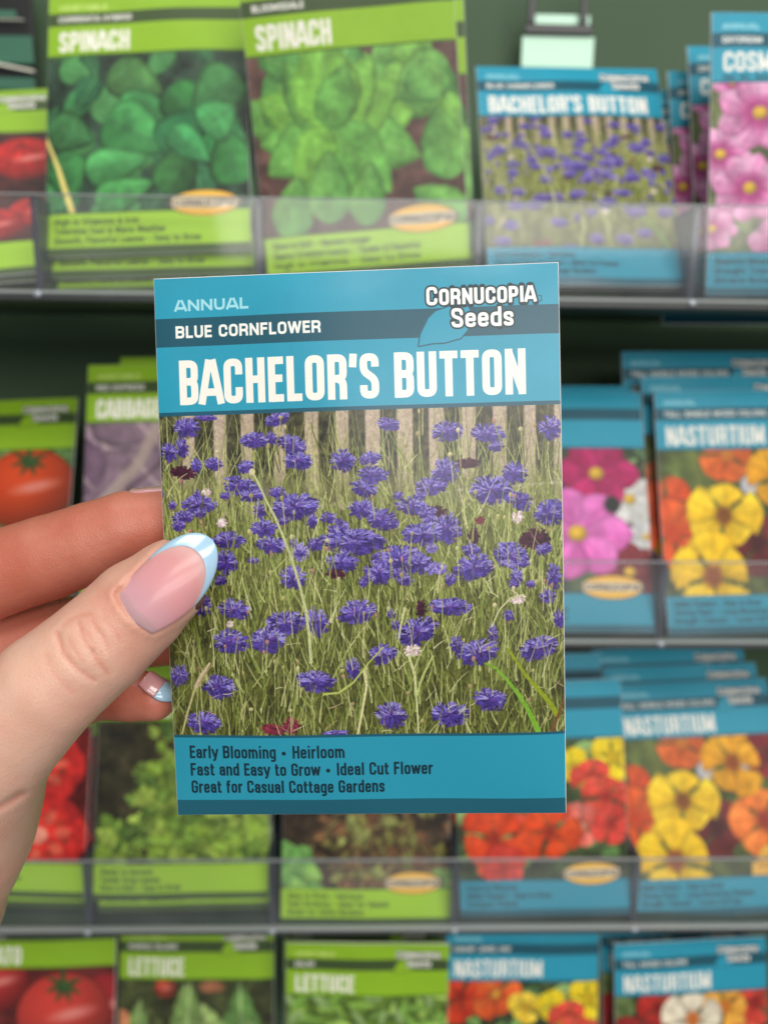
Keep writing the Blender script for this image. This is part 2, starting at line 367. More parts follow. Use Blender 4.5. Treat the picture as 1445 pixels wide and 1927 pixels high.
def paint_cornflowers(cv, Y0, Y1):
    W = cv.w; H = cv.h
    S = 1.30*W/1000.0       # about: one unit of the list in canvas pixels is S*.55
    k = .5467*W/748.0
    def P(zx, zy):
        x, y = 290+.5467*zx, 760+.5467*zy
        p = HM@np.array([x, y, 1.0]); return p[0]/p[2]*W, p[1]/p[2]*H
    R = np.random.default_rng(11)
    hh = Y1-Y0
    # ground tone
    yy = np.linspace(0, 1, int(Y1)-int(Y0))[:, None, None]
    top, mid, low = col((112, 110, 72)), col((92, 94, 44)), col((70, 72, 28))
    cv.a[int(Y0):int(Y1)] = np.where(yy < .5, top*(1-yy*2)+mid*yy*2, mid*(2-yy*2)+low*(yy*2-1))
    cv.noise(0, Y0, W, Y1, .28, 46*k, 3); cv.noise(0, Y0, W, Y1, .2, 12*k, 4)
    # picket fence in the print
    fb = P(700, 345)[1]
    cv.rect(0, Y0, W, fb-10*k, (58, 56, 36)); cv.noise(0, Y0, W, fb, .45, 22*k, 8)
    for x0, x1, yb in [(-10, 18, 330), (95, 140, 330), (205, 250, 345), (300, 346, 340), (412, 452, 330), (520, 568, 345), (626, 672, 320), (728, 780, 200), (836, 890, 340), (944, 996, 240), (1057, 1106, 215), (1163, 1212, 270), (1270, 1312, 330), (1375, 1420, 300)]:
        a, b_ = P(x0, 20), P(x1, 20); c_, _ = P(x0-6, yb+0), 0
        a2 = P(x0-3, yb+20)
        cv.stroke([((a[0]+b_[0])/2, Y0-5), ((a[0]+b_[0])/2-4*k, a2[1])], (b_[0]-a[0]), (b_[0]-a[0])*.95, (182, 162, 142), soft=6*k, alpha=.96)
        cv.stroke([(a[0]+10*k, Y0-5), (a[0]+6*k, a2[1])], 9*k, 8*k, (186, 168, 148), soft=6*k, alpha=.5)
    cv.noise(0, Y0, W, fb, .06, 14*k, 18)
    b = cv.box(0, P(0, 235)[1], W, P(0, 400)[1])
    if b:
        sl, X, Y = b; t = np.clip((Y-Y[0, 0])/(Y[-1, 0]-Y[0, 0]), 0, 1)
        g = np.sin(np.clip(t, 0, 1)*math.pi)*.75; cv.put(sl, g, col((128, 124, 86)))
    cv.stroke([P(570, 345), P(700, 338)], 16*k, 14*k, (170, 158, 134), soft=6*k, alpha=.7)
    cv.stroke([P(990, 300), P(1420, 268)], 9*k, 9*k, (172, 165, 150), soft=4*k, alpha=.7)
    cols = [(138, 148, 76), (116, 126, 54), (164, 170, 100), (92, 100, 42), (78, 84, 32), (186, 188, 128), (54, 56, 22), (42, 42, 18), (122, 138, 56), (200, 200, 148)]
    def blade(zx, zy, L, ang, w, c, bend=0, alpha=.9):
        x, y = P(zx, zy); pts = []
        for i in range(5):
            u = i/4; a = ang+bend*u
            pts.append((x, y)); x += math.cos(a)*L*k/4; y += math.sin(a)*L*k/4
        cv.stroke(pts, w*k, w*k*.4, c, alpha=alpha)
    cv.clip = (0, int(Y0), W, int(Y1))
    def grass(n, ylo, yhi, lo, hi, wlo, whi, pal):
        for i in range(n):
            zy = R.uniform(ylo, yhi); zx = R.uniform(-30, 1470)
            blade(zx, zy, R.uniform(lo, hi), -math.pi/2+R.normal(0, .3), R.uniform(wlo, whi), cols[pal[R.integers(0, len(pal))]], R.normal(0, .3), R.uniform(.55, .95))
    grass(500, 330, 1200, 60, 170, 4, 10, [3, 4, 6, 7, 7, 1])
    grass(330, 330, 700, 60, 170, 4, 8, [0, 1, 2, 3, 8])
    grass(1700, 400, 1230, 50, 170, 4, 8.5, [0, 1, 2, 3, 4, 6, 8, 5])
    grass(260, 170, 480, 100, 260, 3, 5.5, [0, 2, 1, 5])
    # a haze of stems and small far blooms in front of the fence
    for i in range(400):
        zx = R.uniform(-10, 1450); zy = R.uniform(20, 460)
        blade(zx, zy+R.uniform(60, 200), R.uniform(90, 230), -math.pi/2+R.normal(0, .13), R.uniform(3, 6), [(134, 138, 84), (112, 116, 64), (152, 154, 104), (92, 94, 52), (164, 160, 112)][R.integers(0, 5)], R.normal(0, .15), R.uniform(.45, .85))
    items = [q.split() for q in CF]
    for i in range(46):
        zy = R.uniform(300, 640); items.append([str(R.uniform(0, 1440)), str(zy), str(R.uniform(13, 26)), str(R.uniform(10, 18))]+([] if R.random() < .85 else ['p']))
    items.sort(key=lambda q: float(q[1]))
    done = 0
    for q in items:
        zx, zy, rx, ry = map(float, q[:4]); kind = q[4] if len(q) > 4 else 'b'
        for _ in range(1):        # its own stem
            blade(zx+R.uniform(-6, 6), zy+R.uniform(90, 190), R.uniform(120, 190), -math.pi/2+R.normal(0, .1), 5, cols[[0, 2, 3][R.integers(0, 3)]], R.normal(0, .1))
        # a green cup below the bloom
        x, y = P(zx, zy)
        if kind == 'b' and R.random() < .35: cv.ell(x+R.uniform(-4, 4)*k, y+ry*k*.85, 9*k, 11*k, (120, 110, 66), soft=2)
        cornflower(cv, x, y, rx*k*1.08, ry*k*1.08, kind, R.normal(0, .12), R=R)
        if done % 2 == 0:
            for _ in range(9):
                zx2 = R.uniform(-20, 1460); zy2 = zy+R.uniform(50, 150)
                blade(zx2, zy2, R.uniform(60, 150), -math.pi/2+R.normal(0, .32), R.uniform(3, 6.5), cols[[0, 1, 2, 3, 5, 8, 9, 4][R.integers(0, 8)]], R.normal(0, .35))
        done += 1
    # buds on thin stems
    for i in range(120):
        zx = R.uniform(0, 1440); zy = 10+R.random()**1.1*1080
        L = R.uniform(60, 170)
        c = [(176, 180, 110), (150, 160, 84), (196, 190, 140)][R.integers(0, 3)]
        x, y = P(zx, zy); a = R.normal(0, .16)
        cv.stroke([(x, y), (x+math.sin(a)*L*k*.5, y+L*k*.5), (x+math.sin(a)*L*k*.8, y+L*k)], 2.6*k, 3.4*k, c, alpha=.9)
        bc = [(178, 170, 112), (164, 156, 96), (170, 122, 108), (160, 140, 100), (196, 188, 138)][R.integers(0, 5)]
        cv.ell(x, y, R.uniform(4, 8)*k, R.uniform(6, 10)*k, bc, soft=2, light=.25, alpha=.9)
    grass(210, 700, 1220, 40, 130, 2, 4.5, [0, 2, 5, 9, 1])
    for i in range(70):       # pale dry bits
        zx, zy = R.uniform(0, 1440), R.uniform(560, 1130)
        blade(zx, zy, R.uniform(20, 60), R.uniform(-3, 0), R.uniform(2, 4.5), [(214, 210, 170), (200, 196, 150), (190, 160, 130)][R.integers(0, 3)], R.normal(0, .6))
    def curve(pts, w0, w1, c):
        cv.stroke([P(*p) for p in pts], w0*k, w1*k, c)
    curve([(345, 232), (372, 285), (395, 335), (425, 390), (450, 450), (478, 520), (505, 610), (528, 700), (540, 790), (546, 880)], 7, 11, (186, 190, 136))
    cv.ell(*P(343, 230), 11*k, 11*k, (206, 198, 150), soft=1.5)
    curve([(865, 695), (850, 760), (845, 800)], 7, 5, (200, 200, 150))
    curve([(880, 860), (900, 930), (905, 1000), (912, 1120)], 10, 6, (196, 200, 140)); curve([(960, 860), (925, 930), (905, 1000)], 6, 8, (176, 186, 110))
    curve([(725, 905), (735, 960), (720, 1050), (705, 1130)], 10, 7, (206, 202, 150)); curve([(790, 830), (740, 885), (690, 950), (640, 985), (590, 990)], 5, 8, (176, 184, 96))
    curve([(1270, 655), (1225, 665), (1190, 700), (1160, 760)], 8, 4, (190, 190, 140))
    curve([(100, 1130), (118, 1060), (140, 990), (165, 930)], 6, 9, (186, 176, 124))
    curve([(150, 965), (170, 925), (198, 885)], 16, 8, (198, 182, 146)); curve([(158, 960), (185, 915), (205, 892)], 7, 3, (168, 148, 110))
    curve([(1140, 885), (1180, 905), (1215, 945), (1250, 990), (1280, 1035), (1302, 1080), (1322, 1122)], 6, 20, (112, 164, 40))
    curve([(1218, 838), (1245, 880), (1275, 925), (1310, 965), (1345, 1005), (1368, 1035), (1385, 1065)], 8, 18, (132, 148, 22))
    curve([(1415, 1000), (1395, 1060), (1370, 1120)], 5, 12, (110, 70, 36))
    cv.noise(0, Y0, W, Y1, .08, 5, 21)
    # slightly faded print
    a = cv.a[int(Y0):int(Y1)]; 
    soft = (a[:-2, 1:-1]+a[2:, 1:-1]+a[1:-1, :-2]+a[1:-1, 2:]+a[1:-1, 1:-1]*2)/6
    a[1:-1, 1:-1] = soft
    cv.a[int(Y0):int(Y1)] = a*.97+.015
    cv.clip = (0, 0, cv.w, cv.h)

THEME = {'teal': dict(main=(38, 150, 178), main2=(36, 142, 168), band=(22, 82, 100), strip=(24, 88, 106), cat=(160, 216, 226), foot=(12, 44, 56), line=(20, 84, 104)),
         'lime': dict(main=(138, 182, 34), main2=(158, 204, 36), band=(58, 78, 40), strip=(58, 84, 30), cat=(200, 222, 128), foot=(44, 62, 22), line=(70, 104, 28))}
def paint_packet(W, theme, cat, variety, title, twidth, footer, picture, logo=True, badge=False, netwt=None, H=None):
    H = H or int(W*1.374)
    cv = Canvas(W, H, THEME[theme]['main']); T = THEME[theme]; k = W/1000.0
    cv.noise(0, 0, W, H, .012, 60*k+4, 9)
    Y0, Y1 = int(.2495*H), int(.8455*H)
    cv.clip = (0, Y0, W, Y1)
    picture(cv, Y0, Y1)
    cv.clip = (0, 0, W, H)
    cv.rect(-2, .0725*H, W+2, .1240*H, T['band'])
    cv.rect(-2, .2425*H, W+2, .2495*H, T['line'])
    cv.rect(-2, .8440*H, W+2, .8490*H, T['line'])
    cv.rect(-2, .849*H, W+2, .9705*H, T['main2'])
    cv.rect(-2, .9705*H, W+2, H+2, T['strip'])
    text(cv, cat, .0511*W, .0601*H, .0205*H, T['cat'], width=(.1911 if cat == 'ANNUAL' else .25)*W, t=.0046*H)
    vw = len(variety)*.0250
    text(cv, variety, .0505*W, .1087*H, .0222*H, (240, 238, 230), width=(.370 if variety == 'BLUE CORNFLOWER' else vw)*W, t=.0046*H)
    if title: text(cv, title, .0561*W, (.2298 if not netwt else .21)*H, .081*H*(1 if not netwt else .86), (240, 236, 226), width=twidth*W, t=.0136*H*(1 if not netwt else .9))
    if netwt: text(cv, netwt, .0561*W, .238*H, .018*H, T['foot'], width=.3*W, t=.0035*H)
    ys = (.8889, .9228, .9567)
    for (ln, ww), y in zip(footer, ys):
        text(cv, ln, .040*W, y*H, .0245*H, T['foot'], width=ww*W, t=.0041*H)
    if logo:
        # leaf emblem behind the two words
        for wd, c in ((1.0, T['band']), (0, T['main'])):
            pts = [(.657, .1385), (.662, .118), (.682, .090), (.700, .078), (.735, .070), (.78, .072), (.787, .085), (.778, .112), (.760, .127), (.72, .134), (.69, .1345)]
            P_ = np.array([(u*W, v*H) for u, v in pts])
            b = cv.box(P_[:, 0].min()-6, P_[:, 1].min()-6, P_[:, 0].max()+6, P_[:, 1].max()+6); sl, X, Y = b
            sd = np.full(X.shape, 1e9); ins = np.zeros(X.shape, bool)
            for i in range(len(P_)):
                x0, y0 = P_[i]; x1, y1 = P_[(i+1) % len(P_)]
                dx, dy = x1-x0, y1-y0; tt = np.clip(((X-x0)*dx+(Y-y0)*dy)/(dx*dx+dy*dy), 0, 1)
                sd = np.minimum(sd, np.hypot(X-x0-dx*tt, Y-y0-dy*tt))
                cr = ((y0 > Y) != (y1 > Y)) & (X < (x1-x0)*(Y-y0)/(y1-y0+1e-9)+x0); ins ^= cr
            sd = np.where(ins, -sd, sd)-wd*3.2*k
            cv.put(sl, np.clip(.5-sd, 0, 1), col(c))
        text(cv, 'CORNUCOPIA', .678*W, .0672*H, .0335*H, (246, 244, 238), width=.270*W, t=.0060*H, outline=T['foot'], ow=.0030*H, smallcaps=.86)
        cv.stroke([(.948*W, .0665*H), (.958*W, .0665*H), (.958*W, .057*H), (.948*W, .057*H)], 1.6*k+.6, 1.6*k+.6, T['band'])
        text(cv, 'Seeds', .738*W, .1080*H, .0345*H, (246, 244, 238), width=.156*W, t=.0062*H, outline=T['foot'], ow=.0030*H)
    if badge:
        bx, by = .78*W, .822*H
        cv.ell(bx, by, .175*W, .048*H, (70, 60, 40), soft=2); cv.ell(bx, by, .166*W, .046*H, (250, 204, 84), soft=1.5, c2=(232, 172, 58))
        cv.ell(bx, by, .185*W, .019*H, (110, 100, 88), soft=1.5); cv.rect(bx-.158*W, by-.019*H, bx+.158*W, by+.017*H, (232, 218, 186))
        text(cv, 'CORNUCOPIA', bx-.150*W, by+.014*H, .028*H, (84, 72, 70), width=.305*W, t=.0062*H)
        cv.stroke([(bx-.1*W, by-.03*H), (bx, by-.037*H), (bx+.1*W, by-.03*H)], 3*k+1, 3*k+1, (250, 214, 120), alpha=.7)
    if W < 600: cv.a = cv.a*.965+.015
    return cv

# ---- pictures on the other packets; (u, v) of the picture in 0..1
def px_tools(cv, Y0, Y1):
    W = cv.w; h = Y1-Y0
    return (lambda u, v: (u*W, Y0+v*h)), W, h
def fill(cv, Y0, Y1, c, amp=.3, cell=40, seed=1):
    cv.a[Y0:Y1] = col(c); cv.noise(0, Y0, cv.w, Y1, amp, cell, seed)
def leaves(cv, Y0, Y1, n, seed, pal, size, aim=None, ruffle=.0, vein=(190, 220, 150), wid=.42, u=(0, 1), v=(0, 1)):
    R = np.random.default_rng(seed); P, W, h = px_tools(cv, Y0, Y1)
    for i in range(n):
        q = P(R.uniform(*u), R.uniform(*v)); a = R.uniform(0, 6.28)
        if aim: 
            c = P(*aim); a = math.atan2(q[1]-c[1], q[0]-c[0])+R.normal(0, .35)
        L = size*W*R.uniform(.7, 1.3); p = pal[R.integers(0, len(pal))]
        cv.leaf(q[0]-math.cos(a)*L/2, q[1]-math.sin(a)*L/2, L, L*wid*R.uniform(.8, 1.1), a, p, np.minimum(np.array(p)*1.38+8, 255), vein, ruffle=ruffle, seed=i*1.7, soft=2.5, edge=.2)
def pic_spinach_dark(cv, Y0, Y1):
    P, W, h = px_tools(cv, Y0, Y1); fill(cv, Y0, Y1, (42, 62, 48), .4, 40, 31)
    leaves(cv, Y0, Y1, 24, 32, [(44, 96, 54), (36, 80, 50), (58, 108, 60), (34, 70, 44)], .2, vein=(90, 150, 90), wid=.4, ruffle=.03)
    for (u, v, L, w, a, c) in [(.32, .1, .3, .13, .5, (84, 140, 74)), (.02, .45, .24, .12, .4, (70, 132, 76)), (.36, .35, .3, .12, .15, (70, 150, 82)), (.3, .42, .36, .17, .5, (78, 168, 90)), (.6, .25, .34, .13, .7, (62, 140, 70)), (.95, .15, .3, .15, 2.4, (72, 140, 76)),
                               (.9, .62, .3, .16, -2.4, (56, 150, 78)), (.55, .6, .34, .12, -.5, (50, 128, 74)), (.08, .62, .26, .12, 1.4, (66, 140, 74)), (.2, .75, .32, .11, -.2, (88, 176, 98)), (.25, .95, .3, .1, -.35, (90, 180, 96)), (.6, .9, .3, .12, -1.2, (58, 120, 60)), (.95, .85, .3, .14, -1.8, (66, 150, 74)), (.78, .5, .2, .13, -.6, (84, 180, 100)), (.62, .5, .26, .09, .75, (76, 176, 100))]:
        x, y = P(u, v); cv.leaf(x, y, L*W, w*W*.92, a, np.array(c)*.62, np.array(c)*1.04, (62, 112, 70), ruffle=.02, pw=.55, edge=.4, soft=3, seed=u*9, crinkle=.10)
    cv.stroke([P(-.01, .5), P(.06, .72), P(.13, 1.0)], 7*W/500, 15*W/500, (226, 206, 118), soft=3)
    cv.noise(0, Y0, W, Y1, .10, 60, 35)
def pic_spinach_light(cv, Y0, Y1):
    P, W, h = px_tools(cv, Y0, Y1); fill(cv, Y0, Y1, (86, 62, 56), .22, 30, 41)
    leaves(cv, Y0, Y1, 26, 42, [(84, 132, 60), (70, 120, 58), (98, 146, 60)], .2, vein=(120, 170, 90), wid=.45, ruffle=.08, v=(0, .4))
    c = (.36, .42)
    for i, (a, L, w) in enumerate([(3.0, .34, .12), (3.6, .36, .12), (2.6, .36, .13), (-.1, .42, .15), (.35, .46, .16), (-.45, .4, .14), (4.2, .36, .12), (5.4, .38, .13), (1.9, .36, .12), (1.3, .34, .15), (.85, .42, .15), (-1.55, .42, .17), (-1.2, .3, .1), (2.2, .3, .1)]):
        x, y = P(*c); k = (104, 156, 62) if i % 2 else (88, 142, 64)
        cv.leaf(x, y, L*W, w*W, a, k, np.array(k)*1.28, (120, 168, 86), ruffle=.05, edge=.22, soft=3, seed=i, crinkle=.10)
    for (u, v, L, w, a) in [(.95, .1, .3, .12, 2.6), (.78, .12, .2, .1, .9), (.93, .75, .34, .12, -1.7), (1.0, .98, .3, .1, -2.6), (.12, 1.02, .3, .1, -1.3), (.33, .95, .34, .11, -1.5), (.5, .98, .3, .09, -1.4)]:
        x, y = P(u, v); cv.leaf(x, y, L*W, w*W, a, (80, 136, 66), (126, 184, 88), (110, 168, 90), ruffle=.05, edge=.22, soft=3, seed=v*9, crinkle=.1)
    cv.noise(0, Y0, W, Y1, .12, 26, 45)
def tomato(cv, x, y, rx, ry, c=(206, 52, 34), lobes=0, calyx=True):
    cv.ell(x, y, rx*1.03, ry*1.03, np.array(c)*.45, soft=5)
    cv.ell(x, y, rx, ry, c, c2=np.array(c)*.72, light=.28, soft=3)
    if lobes:
        for i in range(lobes):
            a = math.pi*(i+.5)/lobes; cv.stroke([(x-rx*.1, y-ry*.75), (x+math.cos(a)*rx*.62, y-ry*.1), (x+math.cos(a)*rx*.85, y+ry*.55)], 6, 2, np.array(c)*.55, soft=7, alpha=.7)
    cv.ell(x+rx*.18, y-ry*.02, rx*.42, ry*.13, (232, 150, 140), ang=-.2, soft=rx*.14, alpha=.75)
    if calyx:
        for a in (-.3, .5, 1.2, 2.0, 2.8, 3.6, 4.6):
            cv.leaf(x, y-ry*.72, rx*.42, rx*.06, a, (40, 70, 34), (66, 98, 46), soft=4)
def pic_tomato_ribbed(cv, Y0, Y1):
    P, W, h = px_tools(cv, Y0, Y1); fill(cv, Y0, Y1, (60, 26, 24), .3, 30, 51)
    for u, v, r_ in [(.15, .25, .16), (.45, .22, .18), (.2, .75, .17), (.5, .8, .19), (.85, .24, .18), (.93, .75, .12), (.76, .85, .13)]:
        tomato(cv, *P(u, v), r_*W, r_*W*.85, (196, 34, 32), 5, calyx=False)
    cv.noise(0, Y0, W, Y1, .1, 20, 52)
def pic_tomato_orange(cv, Y0, Y1):
    P, W, h = px_tools(cv, Y0, Y1); fill(cv, Y0, Y1, (70, 88, 50), .35, 40, 61)
    leaves(cv, Y0, Y1, 20, 62, [(64, 96, 48), (90, 116, 60)], .2)
    tomato(cv, *P(.2, .45), .25*W, .24*W, (206, 64, 30)); tomato(cv, *P(.55, .9), .24*W, .2*W, (196, 50, 28)); tomato(cv, *P(.745, .30), .27*W, .25*W, (214, 72, 32))
def pic_tomato_red(cv, Y0, Y1):
    P, W, h = px_tools(cv, Y0, Y1); fill(cv, Y0, Y1, (96, 34, 32), .3, 40, 64)
    tomato(cv, *P(.25, .1), .2*W, .18*W, (190, 50, 48), calyx=False); tomato(cv, *P(.95, .3), .2*W, .2*W, (160, 36, 40), calyx=False); tomato(cv, *P(.68, .36), .29*W, .26*W, (206, 62, 52)); tomato(cv, *P(.2, .8), .25*W, .22*W, (200, 56, 48))
def pic_tomato_slices(cv, Y0, Y1):
    P, W, h = px_tools(cv, Y0, Y1); fill(cv, Y0, Y1, (96, 20, 18), .35, 40, 66); R = np.random.default_rng(6)
    for u, v, r_ in [(.2, .3, .24), (.7, .3, .27), (.24, .82, .25), (.72, .80, .29)]:
        x, y = P(u, v); cv.ell(x, y, r_*W, r_*W*.86, (224, 52, 44), c2=(190, 36, 34), soft=3, lobes=6, lobe_amp=.05)
        for i in range(7):
            a = i*.9+u; cv.ell(x+math.cos(a)*r_*W*.5, y+math.sin(a)*r_*W*.42, r_*W*.16, r_*W*.1, (232, 110, 84), ang=a, soft=5, alpha=.8)
            cv.ell(x+math.cos(a+.4)*r_*W*.55, y+math.sin(a+.4)*r_*W*.42, r_*W*.09, r_*W*.07, (130, 60, 34), ang=a, soft=4, alpha=.6)
        cv.ell(x, y, r_*W*.2, r_*W*.18, (244, 150, 128), soft=8)
    cv.noise(0, Y0, W, Y1, .16, 18, 67)
def pic_cabbage(cv, Y0, Y1):
    P, W, h = px_tools(cv, Y0, Y1); fill(cv, Y0, Y1, (112, 88, 100), .25, 50, 71)
    R = np.random.default_rng(7)
    for i in range(16):
        x, y = P(R.uniform(0, 1), R.uniform(.1, 1.05)); L = W*R.uniform(.35, .6); a = R.uniform(-2.6, -.6)
        c = [(120, 98, 112), (104, 82, 100), (136, 116, 128)][i % 3]
        cv.leaf(x, y, L, L*.42, a, c, np.array(c)*1.25, (196, 176, 172), soft=4, ruffle=.05, seed=i)
        for s_ in (-1, 1):
            for q in (.3, .5, .7):
                bx, by = x+math.cos(a)*L*q, y+math.sin(a)*L*q
                cv.stroke([(bx, by), (bx+math.cos(a+s_*.8)*L*.25, by+math.sin(a+s_*.8)*L*.25)], 4, 1.5, (176, 154, 158), soft=3, alpha=.6)
    cv.stroke([P(.0, .9), P(.12, .55), P(.3, .3), P(.42, 0)], 20, 34, (176, 158, 146), soft=12, alpha=.8); cv.stroke([P(.13, .75), P(.26, .46), P(.42, .3), P(.5, .05)], 9, 12, (70, 50, 62), soft=8, alpha=.7)
def pic_lettuce(cv, Y0, Y1, pal=((112, 140, 48), (92, 122, 44), (132, 154, 62), (64, 90, 36), (84, 104, 40)), dark=(48, 44, 28), seed=81, n=260, dens=.115):
    P, W, h = px_tools(cv, Y0, Y1); fill(cv, Y0, Y1, dark, .4, 40, seed)
    R = np.random.default_rng(seed)
    for (cu, cv_, sp) in ((.66, .36, .42), (.5, .6, .3), (.12, .86, .13), (.45, .85, .14), (.62, .9, .13), (.92, .85, .16)):
        for i in range(int(n*sp)):
            a = R.uniform(0, 6.28); q = math.sqrt(R.random())*sp; u, v = cu+math.cos(a)*q, cv_+math.sin(a)*q*1.3
            x, y = P(u, v); p = pal[R.integers(0, len(pal))]; L = dens*W*R.uniform(.6, 1.3)
            cv.leaf(x-math.cos(a)*L/2, y-math.sin(a)*L/2, L, L*.42, a+R.normal(0, .5), p, np.minimum(np.array(p)*1.35, 255), (190, 214, 120), ruffle=.25, seed=i, soft=2.5)
    cv.noise(0, Y0, W, Y1, .18, 14, seed+1)
def pic_mesclun(cv, Y0, Y1):
    pic_lettuce(cv, Y0, Y1, ((92, 84, 42), (80, 60, 38), (110, 112, 60), (70, 50, 34), (96, 60, 40)), (52, 40, 28), 91, 170, .1)
    P, W, h = px_tools(cv, Y0, Y1)
    leaves(cv, Y0, Y1, 16, 92, [(116, 160, 70), (90, 140, 66)], .14, u=(0, .2), v=(.75, 1.05)); leaves(cv, Y0, Y1, 10, 93, [(96, 130, 60)], .1, u=(.75, 1), v=(.9, 1.05))
def pic_romaine(cv, Y0, Y1):
    P, W, h = px_tools(cv, Y0, Y1); fill(cv, Y0, Y1, (60, 66, 36), .35, 30, 95)
    for i, (u, a, L, w) in enumerate([(.1, -1.5, .5, .1), (.3, -1.2, .5, .08), (.5, -1.7, .6, .13), (.6, -1.3, .55, .13), (.8, -1.6, .6, .14), (.95, -1.8, .5, .1), (.42, -1.5, .6, .12), (.18, -1.9, .5, .1), (.7, -1.9, .5, .12)]):
        x, y = P(u, .9 if i % 2 else .75); c = [(104, 132, 70), (84, 120, 60), (128, 152, 84)][i % 3]
        cv.leaf(x, y, L*W, w*W, a, c, np.array(c)*1.25, (196, 210, 150), soft=3, ruffle=.1, seed=i)
    tomato(cv, *P(.3, .06), .07*W, .06*W, (180, 70, 50), calyx=False); cv.ell(*P(.02, .3), .05*W, .06*W, (206, 130, 90), soft=6); cv.ell(*P(.6, .05), .08*W, .04*W, (150, 96, 66), soft=8)
    cv.noise(0, Y0, W, Y1, .15, 16, 97)
def pic_salad(cv, Y0, Y1):
    P, W, h = px_tools(cv, Y0, Y1); fill(cv, Y0, Y1, (84, 110, 40), .3, 20, 98)
    leaves(cv, Y0, Y1, 150, 99, [(104, 140, 50), (90, 128, 46), (130, 160, 70), (70, 100, 40), (110, 136, 80)], .13, vein=(190, 206, 140), wid=.2, ruffle=.1)
def cosmos_flower(cv, x, y, R_, c, c2, n=8, ctr=(232, 186, 60), squash=.85, rot=0, inner=None, wid=.3):
    for i in range(n):
        a = rot+i*2*math.pi/n
        # petals: squashed by drawing with reduced vertical reach
        L = R_*math.hypot(math.cos(a), math.sin(a)*squash); aa = math.atan2(math.sin(a)*squash, math.cos(a))
        cv.leaf(x, y, L, R_*wid, aa, np.array(c)*(.93+.07*(i % 2)), c2, np.array(c)*.88, pw=1.5, soft=2, seed=i)
    if inner is not None: cv.ell(x, y, R_*.42, R_*.42*squash, inner, soft=R_*.25, alpha=.75)
    cv.ell(x, y, R_*.17, R_*.15, ctr, c2=np.array(ctr)*.7, soft=2.5, light=.2)
def pic_cosmos_pink(cv, Y0, Y1):
    P, W, h = px_tools(cv, Y0, Y1); fill(cv, Y0, Y1, (94, 104, 62), .35, 40, 101)
    for u, v, q in [(.05, .42, .17), (.92, .5, .17), (.02, .86, .13), (.66, .14, .16), (.1, .0, .10), (.24, .18, .22), (.72, .66, .2), (.20, .62, .2), (.36, .96, .17), (.95, .95, .17)]:
        cosmos_flower(cv, *P(u, v), q*W, (206, 112, 168), (236, 186, 216), 8, inner=(160, 44, 112), rot=u*5, wid=.32)
    cv.noise(0, Y0, W, Y1, .07, 16, 102)
def pic_cosmos_mixed(cv, Y0, Y1):
    P, W, h = px_tools(cv, Y0, Y1); fill(cv, Y0, Y1, (58, 76, 48), .4, 40, 105)
    leaves(cv, Y0, Y1, 26, 106, [(64, 96, 56), (90, 120, 70)], .14, wid=.15)
    for u, v, q, c, c2, n in [(.9, .36, .19, (196, 196, 190), (226, 226, 222), 7), (.98, .62, .12, (190, 190, 190), (226, 226, 226), 7), (.3, .2, .22, (200, 60, 130), (220, 110, 170), 8), (.88, .86, .2, (112, 28, 40), (140, 50, 56), 7), (.72, .18, .25, (164, 22, 84), (196, 40, 110), 6), (.3, .7, .26, (206, 90, 160), (226, 140, 196), 8), (.60, .60, .31, (208, 88, 170), (228, 128, 200), 7)]:
        cosmos_flower(cv, *P(u, v), q*W, c, c2, n, rot=u*4+.3, wid=.34)
    cv.ell(*P(.8, .4), .045*W, .05*W, (34, 40, 36), soft=8)
def nasturtium(cv, x, y, R_, c, c2, ctr=(120, 50, 24), rot=0, n=5, cs=.16):
    for i in range(n):
        a = rot+i*2*math.pi/n; k = .93+.1*math.sin(i*2.4)
        k2 = (1.08, .86, 1.0, 1.04, .84)[(i+int(abs(x)*7)) % 5]; sh = (1.0, .93, 1.03, .95, 1.0)[(i*2+int(abs(y))) % 5]
        cv.leaf(x+math.cos(a)*R_*.03, y+math.sin(a)*R_*.03, R_*1.08*k2, R_*(.58 if k2 > .9 else .52), a+.1*math.sin(i*3+x), np.clip(np.array(c)*sh, 0, 255), np.clip(np.array(c2)*sh, 0, 255), np.array(c)*.8, pw=2.1, soft=3, ruffle=.13, seed=i+x, edge=.22, crinkle=.09)
    cv.ell(x, y, R_*.38, R_*.34, np.array(c)*.86, soft=R_*.2, alpha=.6)
    cv.ell(x, y, R_*cs*1.5, R_*cs*1.7, ctr, soft=R_*.16, alpha=.85)
